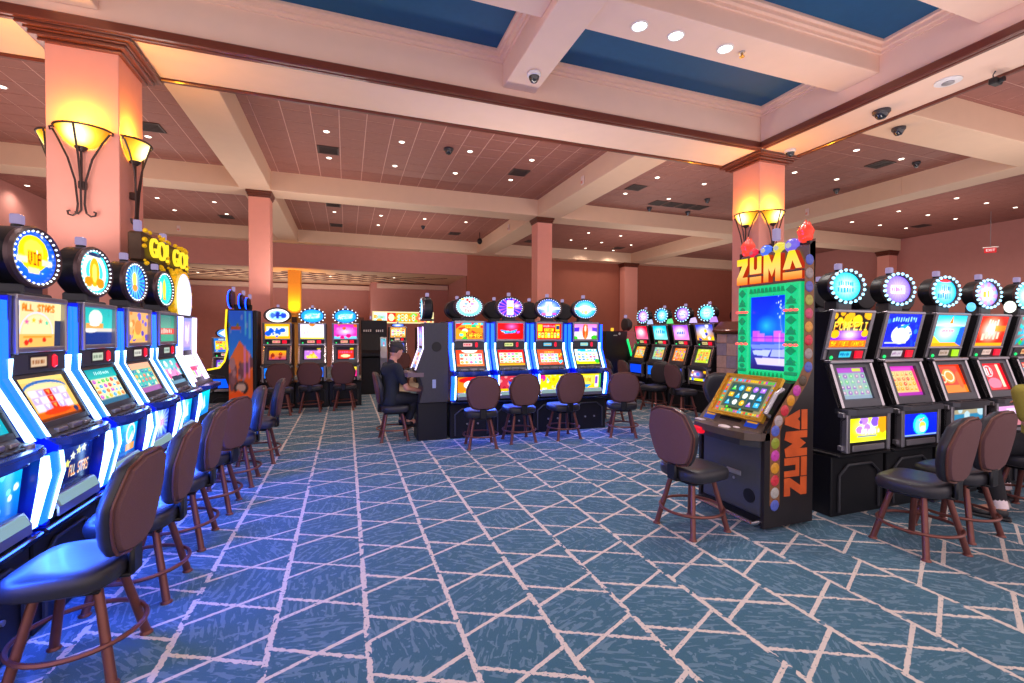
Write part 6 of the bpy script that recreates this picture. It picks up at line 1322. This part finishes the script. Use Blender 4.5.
t = thing('sprinkler', 'small brass fire sprinkler beside the coffer spotlights', 'sprinkler', (4.43, 4.33, 4.858)); obj('flange', MB().lathe([(.035, 0), (.03, -.012)], (0, 0, 0), 14), STEEL, t); obj('head', MB().lathe([(.01, -.01), (.012, -.05), (.03, -.055), (.03, -.06)], (0, 0, 0), 12), mat('brass', 'b08a40', .3, .8), t)
t = thing('hanging_camera', 'small black camera hanging on a thin pole before the rust wall', 'camera', (4.3, 15.4, ZC)); obj('pole', MB().tube([(0, 0, 0), (0, 0, -.22)], .012, 8), BLACK, t); obj('body', MB().ball((0, 0, -.30), .09, 14, 10, 1, 1, 1.15), BLACK, t)
for x, y, z, r, lb in ((4.67, 8.7, 4.72, P2*3, 'small white alarm strobe on the centre beam, nearer the soffit'), (4.67, 13.4, 4.75, P2*3, 'small white alarm strobe on the centre beam, beyond the salmon column'), (-4.9, 17.09, 4.75, 0, 'small white alarm strobe on the far beam left of the gold signs'), (11.49, 9.0, 4.75, -P2, 'small white alarm strobe on the right hand beam')):
    t = thing('alarm_strobe', lb, 'alarm', (x, y, z), r, 'alarm strobes'); obj('plate', MB().rbox(-.05, .05, -.03, .0, -.09, .09, .008), mat('strobe_white', 'f0d8d4', .4), t); obj('lens', MB().rbox(-.03, .03, -.045, -.03, -.07, -.01, .008), mat('strobe_lens', 'e8a090', .2), t)
t = thing('exit_sign', 'red EXIT sign hanging on a thin rod before the right hand wall', 'sign', (17.0, 7.8, 3.90), -.9)
t.scale = (.62, .62, .62)
obj('rod', MB().tube([(0, 0, .13), (0, 0, (ZC-3.90)/.62)], .012, 6), STEEL, t); obj('canopy', MB().rbox(-.26, .26, -.04, .04, .10, .14, .01), mat('sign_white', 'f0e8e4', .4), t); obj('panel', MB().rbox(-.2, .2, -.02, .02, -.13, .10, .006), glow('exit_red', 'f02028', .8), t)
x_ = text_mesh('lettering', 'EXIT', .15, .003, glow('exit_letters', 'fff0f0', 1.2), t); x_.location = (0, -.023, -.015)
for s in (0,):
    t = thing('wall_panel', 'tall grey service door panel with a red notice by the lobby bank', 'panel', (.2, 17.9, 0)); obj('leaf', MB().rbox(-.4, .4, 0, .05, 0, 2.1, .01), mat('service_door', '7a5a52', .5), t); obj('notice', MB().rbox(-.2, .0, -.006, .0, 1.1, 1.5, .002), mat('red_notice', 'd04848', .5), t)
# amber lamp on the lobby column
t = thing('wall_sconce', 'amber wash lamp on the lobby column', 'lamp', (-1.76, 18.29, 2.0), 0); obj('housing', MB().rbox(-.08, .08, -.09, -.001, -.1, .1, .01), IRON, t); obj('lens', MB().rbox(-.07, .07, -.08, -.01, .1, .11, .003), E_AMBER, t)
lamp('amber_bulb', 'SPOT', (0, -.35, .1), 130, 'ffb81c', .05, (PI-.35, 0, 0), 1.7, 1., t)
# added upward fill for the lobby, then its ceiling downlights
fill_uplight(-2, 20.2, 2.2, 6, 2, 260)
for k, (x, y) in enumerate(((-5.2, 20.2), (-2.9, 20.3), (-.6, 19.6), (1.8, 19.2))): downlight(x, y, 3.757, 'downlight %s from the left in the lobby lattice ceiling' % ('first', 'second', 'third', 'fourth')[k], 'lobby downlights', 60)
